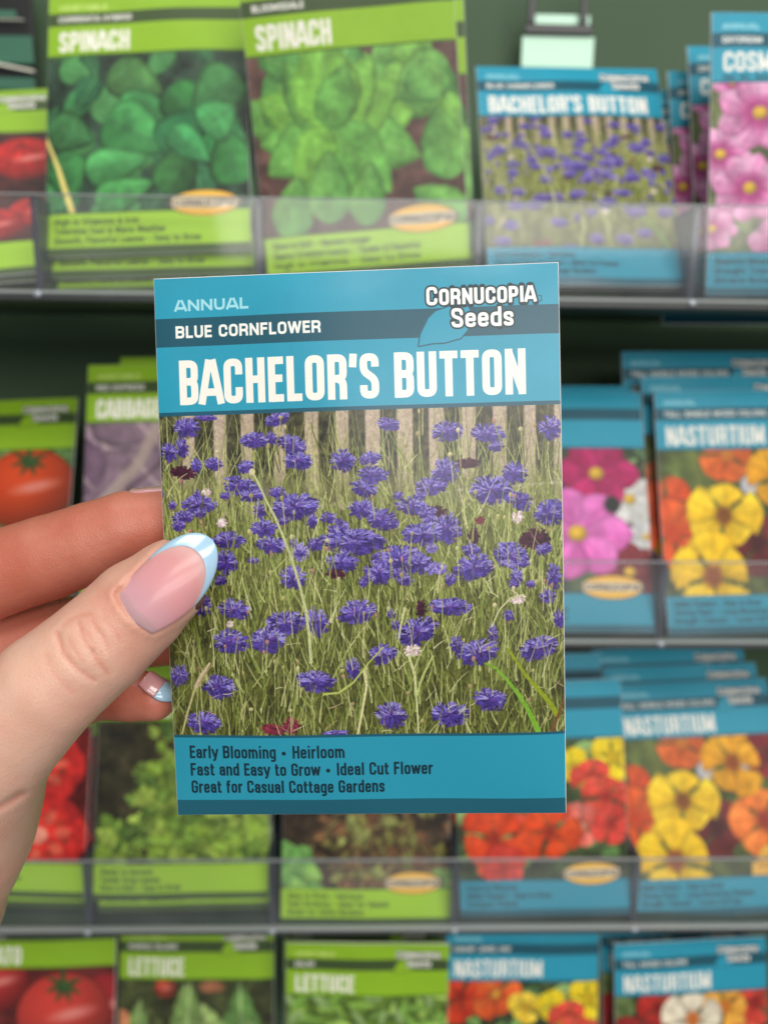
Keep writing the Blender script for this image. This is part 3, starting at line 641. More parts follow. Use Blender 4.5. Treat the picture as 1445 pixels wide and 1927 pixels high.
def pic_nasturtium_tall(cv, Y0, Y1):
    P, W, h = px_tools(cv, Y0, Y1); fill(cv, Y0, Y1, (72, 84, 40), .35, 50, 111)
    cv.stroke([P(.2, 0), P(.24, .3), P(.3, .5)], 26, 22, (122, 130, 62), soft=20, alpha=.6)
    cv.ell(*P(.52, .25), .05*W, .06*W, (186, 186, 196), soft=10); cv.ell(*P(.78, .22), .04*W, .05*W, (176, 180, 196), soft=10)
    for u, v, q, c, c2, ct, ro in [(.4, .03, .15, (222, 92, 30), (236, 120, 50), (200, 120, 40), 0), (.95, .15, .16, (120, 20, 30), (150, 40, 44), (90, 20, 24), .4), (.03, .38, .16, (206, 64, 20), (226, 96, 40), (190, 60, 20), .3), (.06, .58, .17, (212, 70, 22), (232, 104, 40), (200, 60, 20), .8), (.55, .66, .16, (92, 24, 28), (120, 44, 40), (60, 16, 20), .5), (.85, .62, .2, (226, 110, 44), (240, 140, 60), (140, 40, 30), .7), (.9, .95, .16, (236, 170, 60), (244, 196, 90), (150, 60, 30), .2), (.70, .20, .185, (226, 150, 20), (240, 178, 40), (136, 60, 20), -1.57), (.36, .46, .195, (238, 186, 20), (250, 214, 50), (110, 54, 20), -1.4), (.27, .87, .22, (238, 186, 14), (248, 208, 40), (130, 56, 26), -1.6)]:
        nasturtium(cv, *P(u, v), q*W, c, c2, ct, ro)
    cv.noise(0, Y0, W, Y1, .06, 16, 113)
def pic_nasturtium_red(cv, Y0, Y1):
    P, W, h = px_tools(cv, Y0, Y1); fill(cv, Y0, Y1, (52, 66, 38), .4, 34, 121)
    leaves(cv, Y0, Y1, 40, 122, [(62, 96, 46), (90, 124, 60), (48, 74, 40), (110, 140, 80)], .12, wid=.45)
    for u, v, q, c, c2, ct in [(.1, .12, .16, (206, 46, 24), (226, 84, 40), (120, 24, 20)), (.33, .1, .15, (214, 70, 28), (236, 120, 50), (236, 180, 60)), (.52, .2, .1, (236, 190, 40), (248, 220, 80), (220, 150, 30)), (.70, .2, .1, (232, 196, 20), (246, 222, 40), (200, 150, 20)), (.93, .14, .13, (236, 200, 24), (250, 226, 50), (220, 170, 20)), (.80, .28, .11, (210, 60, 46), (228, 90, 70), (170, 40, 40)), (.88, .42, .13, (212, 62, 46), (232, 96, 74), (150, 30, 30)), (.3, .5, .13, (212, 60, 40), (230, 90, 60), (150, 30, 30)), (.74, .62, .13, (216, 84, 66), (226, 130, 120), (220, 150, 130)), (.90, .62, .11, (206, 56, 44), (222, 80, 70), (160, 40, 40)), (.54, .66, .17, (214, 62, 20), (230, 88, 36), (150, 30, 20)), (.22, .72, .2, (214, 60, 24), (228, 84, 40), (150, 30, 20)), (.26, .92, .13, (206, 50, 36), (220, 74, 60), (150, 30, 30))]:
        nasturtium(cv, *P(u, v), q*W, c, c2, ct, u*7, cs=.1)
    cv.noise(0, Y0, W, Y1, .08, 14, 123)
def pic_nasturtium_cream(cv, Y0, Y1):
    P, W, h = px_tools(cv, Y0, Y1); fill(cv, Y0, Y1, (54, 60, 36), .4, 30, 131)
    for u, v, q, c, c2, ct in [(.05, .1, .08, (90, 110, 60), (120, 140, 80), (80, 100, 50)), (.28, .1, .13, (176, 34, 30), (196, 54, 44), (120, 20, 20)), (.1, .42, .2, (130, 26, 26), (150, 40, 36), (90, 16, 20)), (.92, .1, .15, (206, 56, 44), (224, 80, 64), (140, 30, 30)), (.72, .12, .15, (234, 160, 50), (244, 184, 80), (200, 110, 40)), (.8, .5, .2, (222, 84, 50), (236, 110, 70), (150, 40, 30)), (.5, .2, .18, (226, 212, 184), (244, 234, 210), (200, 96, 30)), (.4, .7, .2, (236, 180, 20), (246, 206, 50), (130, 60, 20))]:
        nasturtium(cv, *P(u, v), q*W, c, c2, ct, u*7)

def to_image(cv, name):
    im = bpy.data.images.new(name, cv.w, cv.h)
    a = np.ones((cv.h, cv.w, 4), np.float32); a[..., :3] = np.clip(cv.a[::-1], 0, 1)
    im.pixels.foreach_set(a.ravel()); im.update(); im.pack()
    return im
def print_material(name, cv, rough=.34, coat=.08, bump=.06, spec=.42):
    im = to_image(cv, name)
    m = mat(name, (.5, .5, .5), rough, spec, bump=bump, bscale=900, coat=coat)
    nt = m.node_tree; t = nt.nodes.new('ShaderNodeTexImage'); t.image = im; t.extension = 'EXTEND'
    nt.links.new(t.outputs[0], nt.nodes['Principled BSDF'].inputs['Base Color'])
    return m

# ------------------------------------------------------------------ mesh helpers
def make(name, verts, faces, material=None, parent=None, smooth=False, uvs=None):
    me = bpy.data.meshes.new(name); me.from_pydata([tuple(v) for v in verts], [], [tuple(f) for f in faces]); me.update()
    if uvs is not None:
        l = me.uv_layers.new(name='UVMap')
        idx = np.empty(len(me.loops), np.int32); me.loops.foreach_get('vertex_index', idx)
        l.data.foreach_set('uv', np.asarray(uvs, np.float32)[idx].ravel())
    if material: me.materials.append(material)
    if smooth: me.polygons.foreach_set('use_smooth', [True]*len(me.polygons))
    o = bpy.data.objects.new(name, me); C.objects.link(o)
    if parent: o.parent = parent
    return o
def empty(name, label=None, cat=None, group=None, kind=None):
    o = bpy.data.objects.new(name, None); C.objects.link(o); o.empty_display_size = .01
    return tag(o, label, cat, group, kind)
def tag(o, label=None, cat=None, group=None, kind=None):
    if label: o['label'] = label
    if cat: o['category'] = cat
    if group: o['group'] = group
    if kind: o['kind'] = kind
    return o
def boxes(name, bl, material, parent=None, bevel=0.0):
    V, Fc = [], []
    for (x0, y0, z0, x1, y1, z1) in bl:
        b = len(V)
        V += [(x0, y0, z0), (x1, y0, z0), (x1, y1, z0), (x0, y1, z0), (x0, y0, z1), (x1, y0, z1), (x1, y1, z1), (x0, y1, z1)]
        Fc += [(b, b+3, b+2, b+1), (b+4, b+5, b+6, b+7), (b, b+1, b+5, b+4), (b+1, b+2, b+6, b+5), (b+2, b+3, b+7, b+6), (b+3, b, b+4, b+7)]
    o = make(name, V, Fc, material, parent)
    if bevel:
        m = o.modifiers.new('bevel', 'BEVEL'); m.width = bevel; m.segments = 3
    return o

# ------------------------------------------------------------------ setting: back wall of the rack
D, X0, Z1, RH, PITCHX, LH = .3175, -.1291, .0210, .1451, .0865, .0353
green = mat('dark_green_board', (.066, .112, .062), .55, .18, bump=.15, bscale=60, vary=.25)
back = boxes('back_wall', [(-1.3, .455, -1.1, 1.3, .465, 1.1)], green); tag(back, kind='structure')

# ------------------------------------------------------------------ acrylic trays
lipm = acrylic('clear_acrylic', (1, 1, 1), .028, (.9, .92, .95))
divm = acrylic('divider_acrylic', (.30, .36, .44), .40, (.10, .12, .16), .12)
railm = mat('grey_rail', (.045, .05, .05), .3, .5, bump=.1, bscale=80)
highlightm = mat('rail_highlight_grey', (.30, .33, .32), .22, .6, bump=.1, bscale=80)
shelfm = mat('dark_green_shelf', (.03, .06, .04), .4, .5, bump=.1, bscale=80)
pinm = mat('steel_pin', (.40, .43, .48), .35, .6, metal=.5)
def tray(z, label):
    t = empty('display_tray', label, 'tray', 'clear trays holding the seed packets'); t.location = (0, D, z)
    xa, xb = X0-PITCHX*3, X0+PITCHX*7
    boxes('shelf', [(xa, .004, -.0042, xb, .130, -.0015)], shelfm, t)
    boxes('front_lip', [(xa, 0, .0, xb, .0012, LH)], lipm, t, .0003)
    boxes('lip_edge', [(xa, -.0001, LH+.0001, xb, .0011, LH+.0006)], mat('lip_top_edge', (.30, .33, .34), .3), t)
    boxes('front_rail', [(xa, -.0008, -.0040, xb, .0030, -.0016)], railm, t, .0006)
    boxes('rail_highlight_strip', [(xa, -.0010, -.0014, xb, .0018, -.0001)], highlightm, t, .0003)  # highlight along the rail, painted as a pale grey strip
    for i in range(-2, 7):
        x = X0+i*PITCHX
        boxes('divider', [(x-.0014, .0016, .0, x+.0014, .085, LH)], divm, t, .0004)
        V, Fc = [], []
        for k in range(9):
            th = k/8*math.pi
            for j in range(12):
                ph = j/12*2*math.pi; V.append((x+.0017*math.sin(th)*math.cos(ph), -.0012+.0008*math.sin(th)*math.sin(ph), -.0016+.0014*math.cos(th)))
        for k in range(8):
            for j in range(12): Fc.append((k*12+j, k*12+(j+1) % 12, (k+1)*12+(j+1) % 12, (k+1)*12+j))
        make('pin', V, Fc, pinm, t, True)
    return t
tray(Z1, 'clear acrylic tray topmost of the three, holding the spinach packets above the held packet')
tray(Z1-RH, 'clear acrylic tray in the middle, behind the held packet, with the cabbage packet')
tray(Z1-2*RH, 'clear acrylic tray below the held packet, with the red and yellow nasturtium packets')

# ------------------------------------------------------------------ seed packets
PW, PH = .082, .1127
paper = mat('white_paper', (.80, .81, .80), .6, .3, bump=.2, bscale=600)
def packet_meshes(pm, bulge=.0012, bow=0.0, seed=0, nx=22, nz=30):
    """envelope body + three printed panels; origin at the bottom centre, front towards -Y"""
    def yf(u, v):
        e = max(0.0, math.sin(math.pi*u))**.6*max(0.0, math.sin(math.pi*min(1, max(0, v))))**.5
        w = .00035*math.sin(u*5.1+seed)*math.cos(v*4.3+seed*1.7)+.00025*math.sin(u*11+v*7+seed*3)
        return -(bulge*e)-bow*math.sin(math.pi*v)+w*min(1, 3*e+.15)+bow*.9*(v**3)
    def panel(name, v0, v1, n, off=.00022):
        V, Fc, UV = [], [], []
        for j in range(n+1):
            v = v0+(v1-v0)*j/n
            for i in range(nx+1):
                u = i/nx; x = (u-.5)*(PW-.0003); z = .00012+v*(PH-.00028)
                V.append((x, yf(u, v)-off-.0003, z)); UV.append((u, v))
        for j in range(n):
            for i in range(nx):
                a = j*(nx+1)+i; Fc.append((a, a+1, a+nx+2, a+nx+1))
        return (name, V, Fc, UV)
    out = [panel('footer_panel', 0, .151, 5), panel('picture_panel', .151, .7575, nz-12), panel('header_panel', .7575, 1, 8)]
    # envelope
    V, Fc = [], []; n = nz
    for side in (0, 1):
        for j in range(n+1):
            v = j/n
            for i in range(nx+1):
                u = i/nx; y = yf(u, v)-.0003 if side == 0 else yf(u, v)*-.55+.0003-bow*1.55*math.sin(math.pi*v)+bow*1.4*v**3
                V.append(((u-.5)*PW, y, v*PH))
    N = (n+1)*(nx+1)
    for j in range(n):
        for i in range(nx):
            a = j*(nx+1)+i; Fc.append((a, a+1, a+nx+2, a+nx+1)); Fc.append((N+a, N+a+nx+1, N+a+nx+2, N+a+1))
    for i in range(nx):
        Fc.append((i+1, i, N+i, N+i+1)); a = n*(nx+1)+i; Fc.append((a, a+1, N+a+1, N+a))
    for j in range(n):
        a = j*(nx+1); b = a+nx+1; Fc.append((a, b, N+b, N+a)); a += nx; b += nx; Fc.append((b, a, N+a, N+b))
    return out, (V, Fc)
def make_packet(pm, label, group=None, **kw):
    t = empty('seed_packet', label, 'seed packet', group)
    panels, (V, Fc) = packet_meshes(pm, **kw)
    make('envelope', V, Fc, paper, t, True)
    for name, V, Fc, UV in panels: make(name, V, Fc, pm, t, True, UV)
    return t
def pose(o, x, y, z, lean, roll, yaw):
    Mx = Matrix.Rotation(yaw, 4, 'Z') @ Matrix.Rotation(-lean, 4, 'X') @ Matrix.Rotation(roll, 4, 'Y')
    o.location = (x, y, z); o.rotation_euler = Mx.to_euler()
def copy_packet(src, label):
    c = src.copy(); C.objects.link(c); c['label'] = label
    for ch in list(src.children):
        k = ch.copy(); C.objects.link(k); k.parent = c
    return c

BW = 470
FB = [('Easy to Grow \u2022 Heirloom', .45), ('Fast Growing \u2022 Ideal for Salads', .6), ('Great for Home Gardens', .45)]
held_cv = paint_packet(1120, 'teal', 'ANNUAL', 'BLUE CORNFLOWER', "BACHELOR'S BUTTON", .868,
    [('Early Blooming \u2022 Heirloom', .405), ('Fast and Easy to Grow \u2022 Ideal Cut Flower', .628), ('Great for Casual Cottage Gardens', .504)], paint_cornflowers)
PM = {}
PM['bach'] = print_material('cornflower_print', held_cv, bump=.04)
def P_(key, *a, **k): PM[key] = print_material(key+'_print', paint_packet(BW, *a, **k), rough=.5, coat=.0, bump=.0, spec=.32)
P_('spin1', 'lime', 'VEGETABLE', 'CORRENTA HYBRID', 'SPINACH', .365, [('High in Vitamins & Iron', .42), ('Tolerates Cool & Warm Weather', .55), ('Smooth, Flavorful Leaves \u2022 Easy to Grow', .72)], pic_spinach_dark, logo=False, badge=True)
P_('spin2', 'lime', 'VEGETABLE', 'BLOOMSDALE', 'SPINACH', .365, [('Slow to Bolt \u2022 Harvest Longer', .48), ('Heavy Crinkled Leaves \u2022 Tender & Flavorful', .72), ('High in Vitamins \u2022 Easy to Grow', .72)], pic_spinach_light, logo=False, badge=True)
P_('tom1', 'lime', 'VEGETABLE', 'HEIRLOOM', 'TOMATO', .36, FB, pic_tomato_ribbed)
P_('cosm1', 'teal', 'ANNUAL', 'DAYDREAM', 'COSMOS', .36, [('Beautiful Blooms \u2022 Easy to Grow', .55), ('Drought Tolerant', .34), ('Attracts Butterflies', .38)], pic_cosmos_pink, logo=False, netwt='Net Wt. 500 mg')
P_('tom2', 'lime', 'VEGETABLE', 'HYBRID', '', .36, FB, pic_tomato_orange)
P_('cabb', 'lime', 'VEGETABLE', 'RED EXPRESS', 'CABBAGE', .37, FB, pic_cabbage)
P_('cosm2', 'teal', 'ANNUAL', 'MIXED', 'COSMOS', .36, [('Easy to Grow', .3), ('Attracts Bees \u2022 Butterflies', .5), ('Heat & Drought Tolerant', .5)], pic_cosmos_mixed, logo=False, badge=True)
P_('nast1', 'teal', 'ANNUAL', 'TALL SINGLE MIXED COLORS', 'NASTURTIUM', .58, [('Edible Flowers \u2022 Easy to Grow', .5), ('Vining Plant \u2022 Long Blooming Season', .68), ('Drought Tolerant \u2022 Loves Full Sun', .6)], pic_nasturtium_tall)
P_('tom3', 'lime', 'VEGETABLE', 'BEEFSTEAK', 'TOMATO', .36, FB, pic_tomato_slices)
P_('lett1', 'lime', 'VEGETABLE', 'GREEN LEAF', 'LETTUCE', .37, [('Ready to Harvest', .3), ('Tender Crisp Leaves', .34), ('Slow to Bolt \u2022 Easy to Grow', .46)], pic_lettuce)
P_('lett2', 'lime', 'VEGETABLE', 'MESCLUN', 'LETTUCE', .37, FB, pic_mesclun, logo=False, badge=True)
P_('nast2', 'teal', 'ANNUAL', 'DWARF JEWEL MIX', 'NASTURTIUM', .58, [('Colorful Blooms', .3), ('Edible Flowers \u2022 Easy to Grow', .5), ('Compact Plants', .3)], pic_nasturtium_red, logo=False, badge=True)
P_('tom4', 'lime', 'VEGETABLE', 'SUPER SWEET', 'TOMATO', .36, FB, pic_tomato_red, logo=False)
P_('lett3', 'lime', 'VEGETABLE', 'PARRIS ISLAND', 'LETTUCE', .37, FB, pic_romaine)
P_('lett4', 'lime', 'VEGETABLE', 'SALAD', 'LETTUCE', .37, FB, pic_salad)
P_('nast3', 'teal', 'ANNUAL', 'TALL MIXED COLORS', 'NASTURTIUM', .58, FB, pic_nasturtium_cream)

# key, material, pose, label, stack behind [(dx,dy,dz,dlean,label)]
G = 'seed packets standing in the trays'
SP = [
('tom1', (-.1736, .3310, .0247, .66, -.139, .023), 'lime tomato packet with ribbed dark red tomatoes, at the left edge of the top tray', .0012,
   [(0, .0022, -.002, -.05, 'tomato packet directly behind the ribbed tomato packet, only its bottom edge showing')]),
('spin1', (-.0871, .3252, .0359, .3009, -.0506, -.0365), 'lime spinach packet reading CORRENTA HYBRID with dark green leaves', .0014,
   [(.0005, .0024, -.0085, .02, 'spinach packet directly behind the CORRENTA HYBRID one, its lower footer lines showing underneath'), (.001, .0048, -.0150, .03, 'rearmost CORRENTA HYBRID spinach packet, lowest in its slot, a dark footer sliver')]),
('spin2', (.0011, .3244, .0290, .0525, -.0941, -.0217), 'tallest lime spinach packet reading BLOOMSDALE with a light green leaf rosette', .0016,
   [(.0035, .0050, -.0085, .04, 'spinach packet behind the light green rosette one, sticking out at its right side')]),
('bach', (.0903, .3248, .0262, .5055, -.0089, .0037), "blue packet reading BACHELOR'S BUTTON standing in the top tray, blurred, leaning back", .0012,
   [(.0012, .0030, -.001, .01, 'cornflower packet close behind the blurred one in the top tray')]),
('cosm1', (.1805, .3265, .0234, .1375, -.0145, -.002), 'blue cosmos packet reading DAYDREAM with pink flowers, front of its stack', .0012,
   [(.0035, .018, .0025, .14, 'second DAYDREAM cosmos packet, half hidden behind the pink front one'), (-.0015, .024, -.0045, .16, 'third cosmos packet in the fanned DAYDREAM stack, a thin teal strip'),
    (-.0060, .029, -.0105, .17, 'rearmost cosmos packet in the fanned DAYDREAM stack, darkest teal strip')]),
('tom2', (-.1800, .3370, -.1240, .56, -.06, -.0009), 'lime tomato packet with one big orange red tomato, left of the cabbage packet', .0012, []),
('cabb', (-.0857, .3289, -.1135, .3592, -.0338, -.0234), 'lime cabbage packet reading RED EXPRESS with purple leaves, above the fingers', .0012,
   [(.010, .012, .004, .02, 'dark lime packet peeking over the top of the cabbage packet')]),
('cosm2', (.0878, .3224, -.1226, .4079, -.0168, -.0601), 'blue cosmos packet with magenta and light pink flowers, right behind the held packet', .0014,
   [(-.002, .008, .0035, .02, 'dark teal packet peeking over the magenta cosmos packet')]),
('nast1', (.1779, .3273, -.1244, .3137, -.0166, .0455), 'nasturtium packet with yellow and orange flowers in the middle tray, front of its stack', .0012,
   [(-.0035, .010, .0060, .0, 'second nasturtium packet of the middle tray, its top edge just above the front one'), (-.0090, .024, .0175, .0, 'rearmost and highest nasturtium packet of the middle tray, dark teal')]),
('tom3', (-.1755, .3280, -.2598, .1842, .055, .0167), 'lime tomato packet with bright red cut tomatoes, right of the wrist', .0012,
   [(.001, .0035, -.0085, .02, 'olive packet behind the red cut tomato packet, its footer showing below')]),
('lett1', (-.0865, .3235, -.2585, .2423, .0206, .0461), 'lime lettuce packet with a ruffled green leaf lettuce, below the little finger', .0012,
   [(.001, .0030, -.0085, .02, 'olive packet behind the ruffled lettuce packet, its plain footer showing below')]),
('lett2', (.0015, .3245, -.2739, .2512, .0073, .0035), 'lime packet with brownish mixed salad leaves and oval badge, below the held packet', .0012, []),
('nast2', (.0886, .3222, -.2674, .2516, -.054, -.0601), 'nasturtium packet with red orange flowers and oval badge, at the corner of the held packet', .0012,
   [(-.006, .016, .0070, .03, 'dark teal packet behind the red nasturtium packet, showing just under the middle tray')]),
('nast1', (.1762, .3265, -.2713, .4466, -.072, -.0555), 'nasturtium packet with gold and yellow flowers in the lowest tray', .0012,
   [(-.003, .010, .0050, .0, 'second packet behind the gold nasturtium one, dark header with faint logo'), (-.006, .020, .0110, .0, 'rearmost packet behind the gold nasturtium one, right under the middle tray')]),
('tom4', (-.1704, .3280, -.4019, .2668, .0, .0163), 'tomato packet with a glossy red tomato, in the bottom left corner below the trays', .0012, []),
('lett3', (-.0866, .3281, -.4105, .2785, -.021, -.0342), 'lettuce packet with upright romaine leaves, beside the glossy red tomato packet', .0012, []),
('lett4', (.0020, .3262, -.4047, .0614, .0088, -.0093), 'lettuce packet with narrow pale salad leaves, second from the left nasturtium at the bottom', .0012,
   [(-.002, .012, .005, .02, 'dark lime packet peeking over the pale salad leaf packet')]),
('nast2', (.0843, .3277, -.4105, .2395, .0134, .0118), 'nasturtium packet with red and yellow flowers at the bottom edge, partly hidden by its tray', .0012, []),
('nast3', (.1768, .3270, -.4145, .1847, -.0276, .0235), 'nasturtium packet with a cream white flower, in the bottom right corner', .0012,
   [(-.0045, .010, .0040, .02, 'dark teal packet peeking out behind the cream flower nasturtium packet')]),
]
for i, (key, ps, label, bulge, stack) in enumerate(SP):
    t = make_packet(PM[key], label, G, bulge=bulge, bow=.0010*math.sin(i*2.1), seed=i*1.3, nx=14, nz=22)
    pose(t, *ps)
    for dx, dy, dz, dl, lb in stack:
        c = copy_packet(t, lb); x, y, z, le, ro, ya = ps
        pose(c, x+dx, y+dy, z+dz, le+dl, ro*.8, ya)

tray_low = None
# held packet, in the fingers
held = make_packet(PM['bach'], "sharp blue packet held in the fingers reading BLUE CORNFLOWER and BACHELOR'S BUTTON", None, bulge=.0015, bow=.0007, seed=2.2, nx=40, nz=52)
pose(held, .0014, .1459, -.096, .1409, -.0475, -.0731)

# ------------------------------------------------------------------ fittings and a built reflection on the back wall
def cam_pt(px, py, d):
    return AF*d+AR*((px-CX)/F*d)+AU*(-(py-CY)/F*d)
def wall_xz(px, py, y):
    v = cam_pt(px, py, 1.0); return v[0]/v[1]*y, v[2]/v[1]*y
mint = mat('mint_reflection_color', (.60, .93, .72), .35, .5, bump=.1, bscale=90)
blk = mat('black_clip_plastic', (.012, .014, .014), .35, .5, bump=.1, bscale=90)
gl2 = mat('teal_green_card', (.045, .16, .10), .4, .5, bump=.1, bscale=90, vary=.1)
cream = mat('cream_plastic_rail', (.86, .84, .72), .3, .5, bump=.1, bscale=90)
YB = .44
tg = empty('mint_reflection', 'pale mint reflection built as a card under a black clip above the blurred cornflower packet', 'reflection')  # mint card and strip stand in for a bright reflection
xa, za = wall_xz(983, 66, YB); xb, zb = wall_xz(1115, 128, YB)
tg.location = (xa, YB, zb)
w_, h_ = xb-xa, za-zb
boxes('reflection_card', [(0, 0, 0, w_, .0012, h_)], mint, tg, .0004)
x2, z2 = wall_xz(1000, 47, YB); x3, z3 = wall_xz(1112, 26, YB)
boxes('reflection_strip', [(x2-xa, .001, z2-zb, x3-xa, .0022, z3-zb)], mint, tg, .0004)
x4, z4 = wall_xz(985, 66, YB); x5, z5 = wall_xz(1115, 48, YB)
boxes('clip_bar', [(x4-xa, -.002, z4-zb+.0004, x5-xa, .0005, z5-zb)], blk, tg, .0006)
for px in (1000, 1098):
    x6, z6 = wall_xz(px-9, 47, YB); x7, z7 = wall_xz(px+9, -40, YB)
    boxes('clip_arm', [(x6-xa, -.003, z6-zb, x7-xa, -.0012, z7-zb)], blk, tg, .0006)
fx = empty('card_rack', 'dark teal green card holder with bright cream rails behind the ribbed tomato packet', 'card holder')
YF = .432
ox, oz = wall_xz(0, 180, YF); fx.location = (ox, YF, oz)
def fbox(name, px0, py0, px1, py1, m, dy=0, th=.002, skew=0):
    xa_, za_ = wall_xz(px0, py0, YF); xb_, zb_ = wall_xz(px1, py1, YF)
    o = boxes(name, [(xa_-ox, dy, min(za_, zb_)-oz, xb_-ox, dy+th, max(za_, zb_)-oz)], m, fx, .0004)
    if skew:
        for v in o.data.vertices: v.co.z += skew*(v.co.x)
    return o
fbox('card_panel', -260, 10, 28, 30, gl2, .001); fbox('card_panel', -260, 58, 62, 118, gl2, .001); fbox('card_panel', -260, 137, 64, 168, gl2, .001)
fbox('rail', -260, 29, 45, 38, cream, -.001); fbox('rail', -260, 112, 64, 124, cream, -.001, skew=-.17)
fbox('frame', -262, -60, 66, 172, blk, .004)

# ------------------------------------------------------------------ the hand
def surface_nets(v, origin, h):
    s = v < 0
    nx, ny, nz = v.shape
    cs = [(0, 0, 0), (1, 0, 0), (0, 1, 0), (1, 1, 0), (0, 0, 1), (1, 0, 1), (0, 1, 1), (1, 1, 1)]
    cnt = sum(s[a:nx-1+a, b:ny-1+b, c:nz-1+c].astype(np.int8) for a, b, c in cs)
    act = (cnt > 0) & (cnt < 8)
    I = np.argwhere(act); idx = -np.ones(act.shape, np.int64); idx[tuple(I.T)] = np.arange(len(I))
    P = np.zeros((len(I), 3)); n = np.zeros(len(I))
    for a in range(8):
        for b in range(a+1, 8):
            if sum(abs(cs[a][k]-cs[b][k]) for k in range(3)) != 1: continue
            va = v[tuple((I+cs[a]).T)]; vb = v[tuple((I+cs[b]).T)]
            m = (va < 0) != (vb < 0); t = np.where(m, va/(va-vb+1e-30), 0)[:, None]
            p = np.array(cs[a])*(1-t)+np.array(cs[b])*t
            P += np.where(m[:, None], p, 0); n += m
    P = (P/n[:, None]+I)*h+origin
    faces = []
    for ax in range(3):
        o = [0, 0, 0]; o[ax] = 1
        A = s[:nx-o[0], :ny-o[1], :nz-o[2]]; B = s[o[0]:, o[1]:, o[2]:]
        E = np.argwhere(A != B); E = E[np.all(E > 0, 1) & np.all(E < np.array(act.shape), 1)]
        u, w = [(1, 2), (2, 0), (0, 1)][ax]
        du = np.zeros(3, int); dw = np.zeros(3, int); du[u] = 1; dw[w] = 1
        q = np.stack([idx[tuple((E-du-dw).T)], idx[tuple((E-dw).T)], idx[tuple(E.T)], idx[tuple((E-du).T)]], 1)
        fl = A[tuple(E.T)]
        q[~fl] = q[~fl][:, ::-1]
        faces.append(q)
    Fq = np.concatenate(faces); Fq = Fq[np.all(Fq >= 0, 1)]
    return P, Fq
def cp(px, py, d): return np.array([(px-CX)/F*d, -(py-CY)/F*d, d])
def tp(px, py, d, rpx): return (*cp(px, py, d), rpx*d/F)
thumb = [tp(-115, 1540, .158, 158), tp(-15, 1395, .150, 122), tp(92, 1292, .1480, 104), tp(186, 1214, .1490, 96), tp(262, 1142, .1507, 91), tp(318, 1094, .1525, 77), tp(362, 1062, .1548, 53)]
forearm = [tp(-70, 1480, .166, 120), tp(-108, 1640, .165, 122), tp(-160, 1800, .168, 130), tp(-260, 2150, .172, 170)]
index = [tp(-260, 1200, .180, 120), tp(-110, 1118, .175, 90), tp(0, 1078, .173, 82), tp(90, 1050, .1725, 80), tp(172, 1021, .1720, 76), tp(240, 995, .1715, 71), tp(330, 978, .1712, 60), tp(385, 965, .1712, 44)]
middle = [tp(-260, 1300, .192, 100), tp(-100, 1225, .190, 78), tp(0, 1205, .188, 72), tp(120, 1195, .185, 72), tp(240, 1190, .179, 70), tp(340, 1186, .1755, 64), tp(410, 1180, .173, 46)]
ring = [tp(-260, 1370, .196, 95), tp(-100, 1290, .197, 78), tp(30, 1260, .197, 68), tp(150, 1225, .196, 62), tp(270, 1195, .193, 56), tp(340, 1180, .190, 44)]
pinky = [tp(-200, 1480, .192, 100), tp(-20, 1400, .185, 70), tp(90, 1345, .180, 50), tp(185, 1312, .1745, 42), tp(250, 1308, .1720, 49), tp(290, 1315, .1705, 42)]
palm = [tp(-62, 1335, .190, 182), tp(-190, 1480, .192, 230), tp(-150, 1700, .190, 150)]
chains = [thumb, forearm, index, middle, ring, pinky, palm]
h = .00062
lo = np.array([cp(-330, 900, .170)[0], -.140, .134]); hi = np.array([cp(430, 900, .178)[0], .012, .222])
N = np.ceil((hi-lo)/h).astype(int)
gx, gy, gz = [(lo[i]+np.arange(N[i])*h).astype(np.float32) for i in range(3)]
GX, GY, GZ = gx[:, None, None], gy[None, :, None], gz[None, None, :]
def chain_sdf(ch, GX, GY, GZ):
    out = None
    for (x0, y0, z0, r0), (x1, y1, z1, r1) in zip(ch[:-1], ch[1:]):
        dx, dy, dz = x1-x0, y1-y0, z1-z0; L2 = dx*dx+dy*dy+dz*dz
        t = np.clip(((GX-x0)*dx+(GY-y0)*dy+(GZ-z0)*dz)/L2, 0, 1)
        ts = t
        d = np.sqrt((GX-x0-dx*t)**2+(GY-y0-dy*t)**2+(GZ-z0-dz*t)**2)-(r0+(r1-r0)*ts)
        out = d if out is None else smin(out, d, .0005)
    return out
def smin(a, b, k):
    hh = np.clip(.5+.5*(b-a)/k, 0, 1); return b*(1-hh)+a*hh-k*hh*(1-hh)
sd = [chain_sdf(c, GX, GY, GZ) for c in chains]
v = smin(sd[0], sd[1], .012)
fing = np.minimum(np.minimum(sd[2], sd[3]), np.minimum(sd[4], sd[5]))
v2 = smin(fing, sd[6], .008)
v = smin(v, v2, .0016)
del fing, v2
# nail frame: s along the nail, t across it, in frame units (px)
NX, NY = 250.0, 1153.0; DS = np.array([.729, -.6845]); DT = np.array([.6845, .729])
def st(px, py): return (px-NX)*DS[0]+(py-NY)*DS[1], (px-NX)*DT[0]+(py-NY)*DT[1]
def t_up(s):
    x = np.clip((s-100)/103, 0, 1); return 3-(53+np.clip((s+5)/100, 0, 1)*4)*(1-x**2.4)**.476
def t_low(s):
    x = np.clip((s-84)/119, 0, 1); return 3+(50+18*np.sin(np.clip((s+5)/92, 0, 1)*math.pi/2))*(1-x*x)**.55
def nail_depth(s, t):
    q = np.clip(s/205, 0, 1.2); base = .14115+.0054*q**2.3+.0004*np.clip(-s/20, 0, 1)
    m = (t-8)*base/F; Rn = .0088
    return base+Rn-np.sqrt(np.maximum(Rn*Rn-m*m, 1e-9))
PXg = GX/GZ*F+CX; PYg = -GY/GZ*F+CY
S_, T_ = st(PXg, PYg)
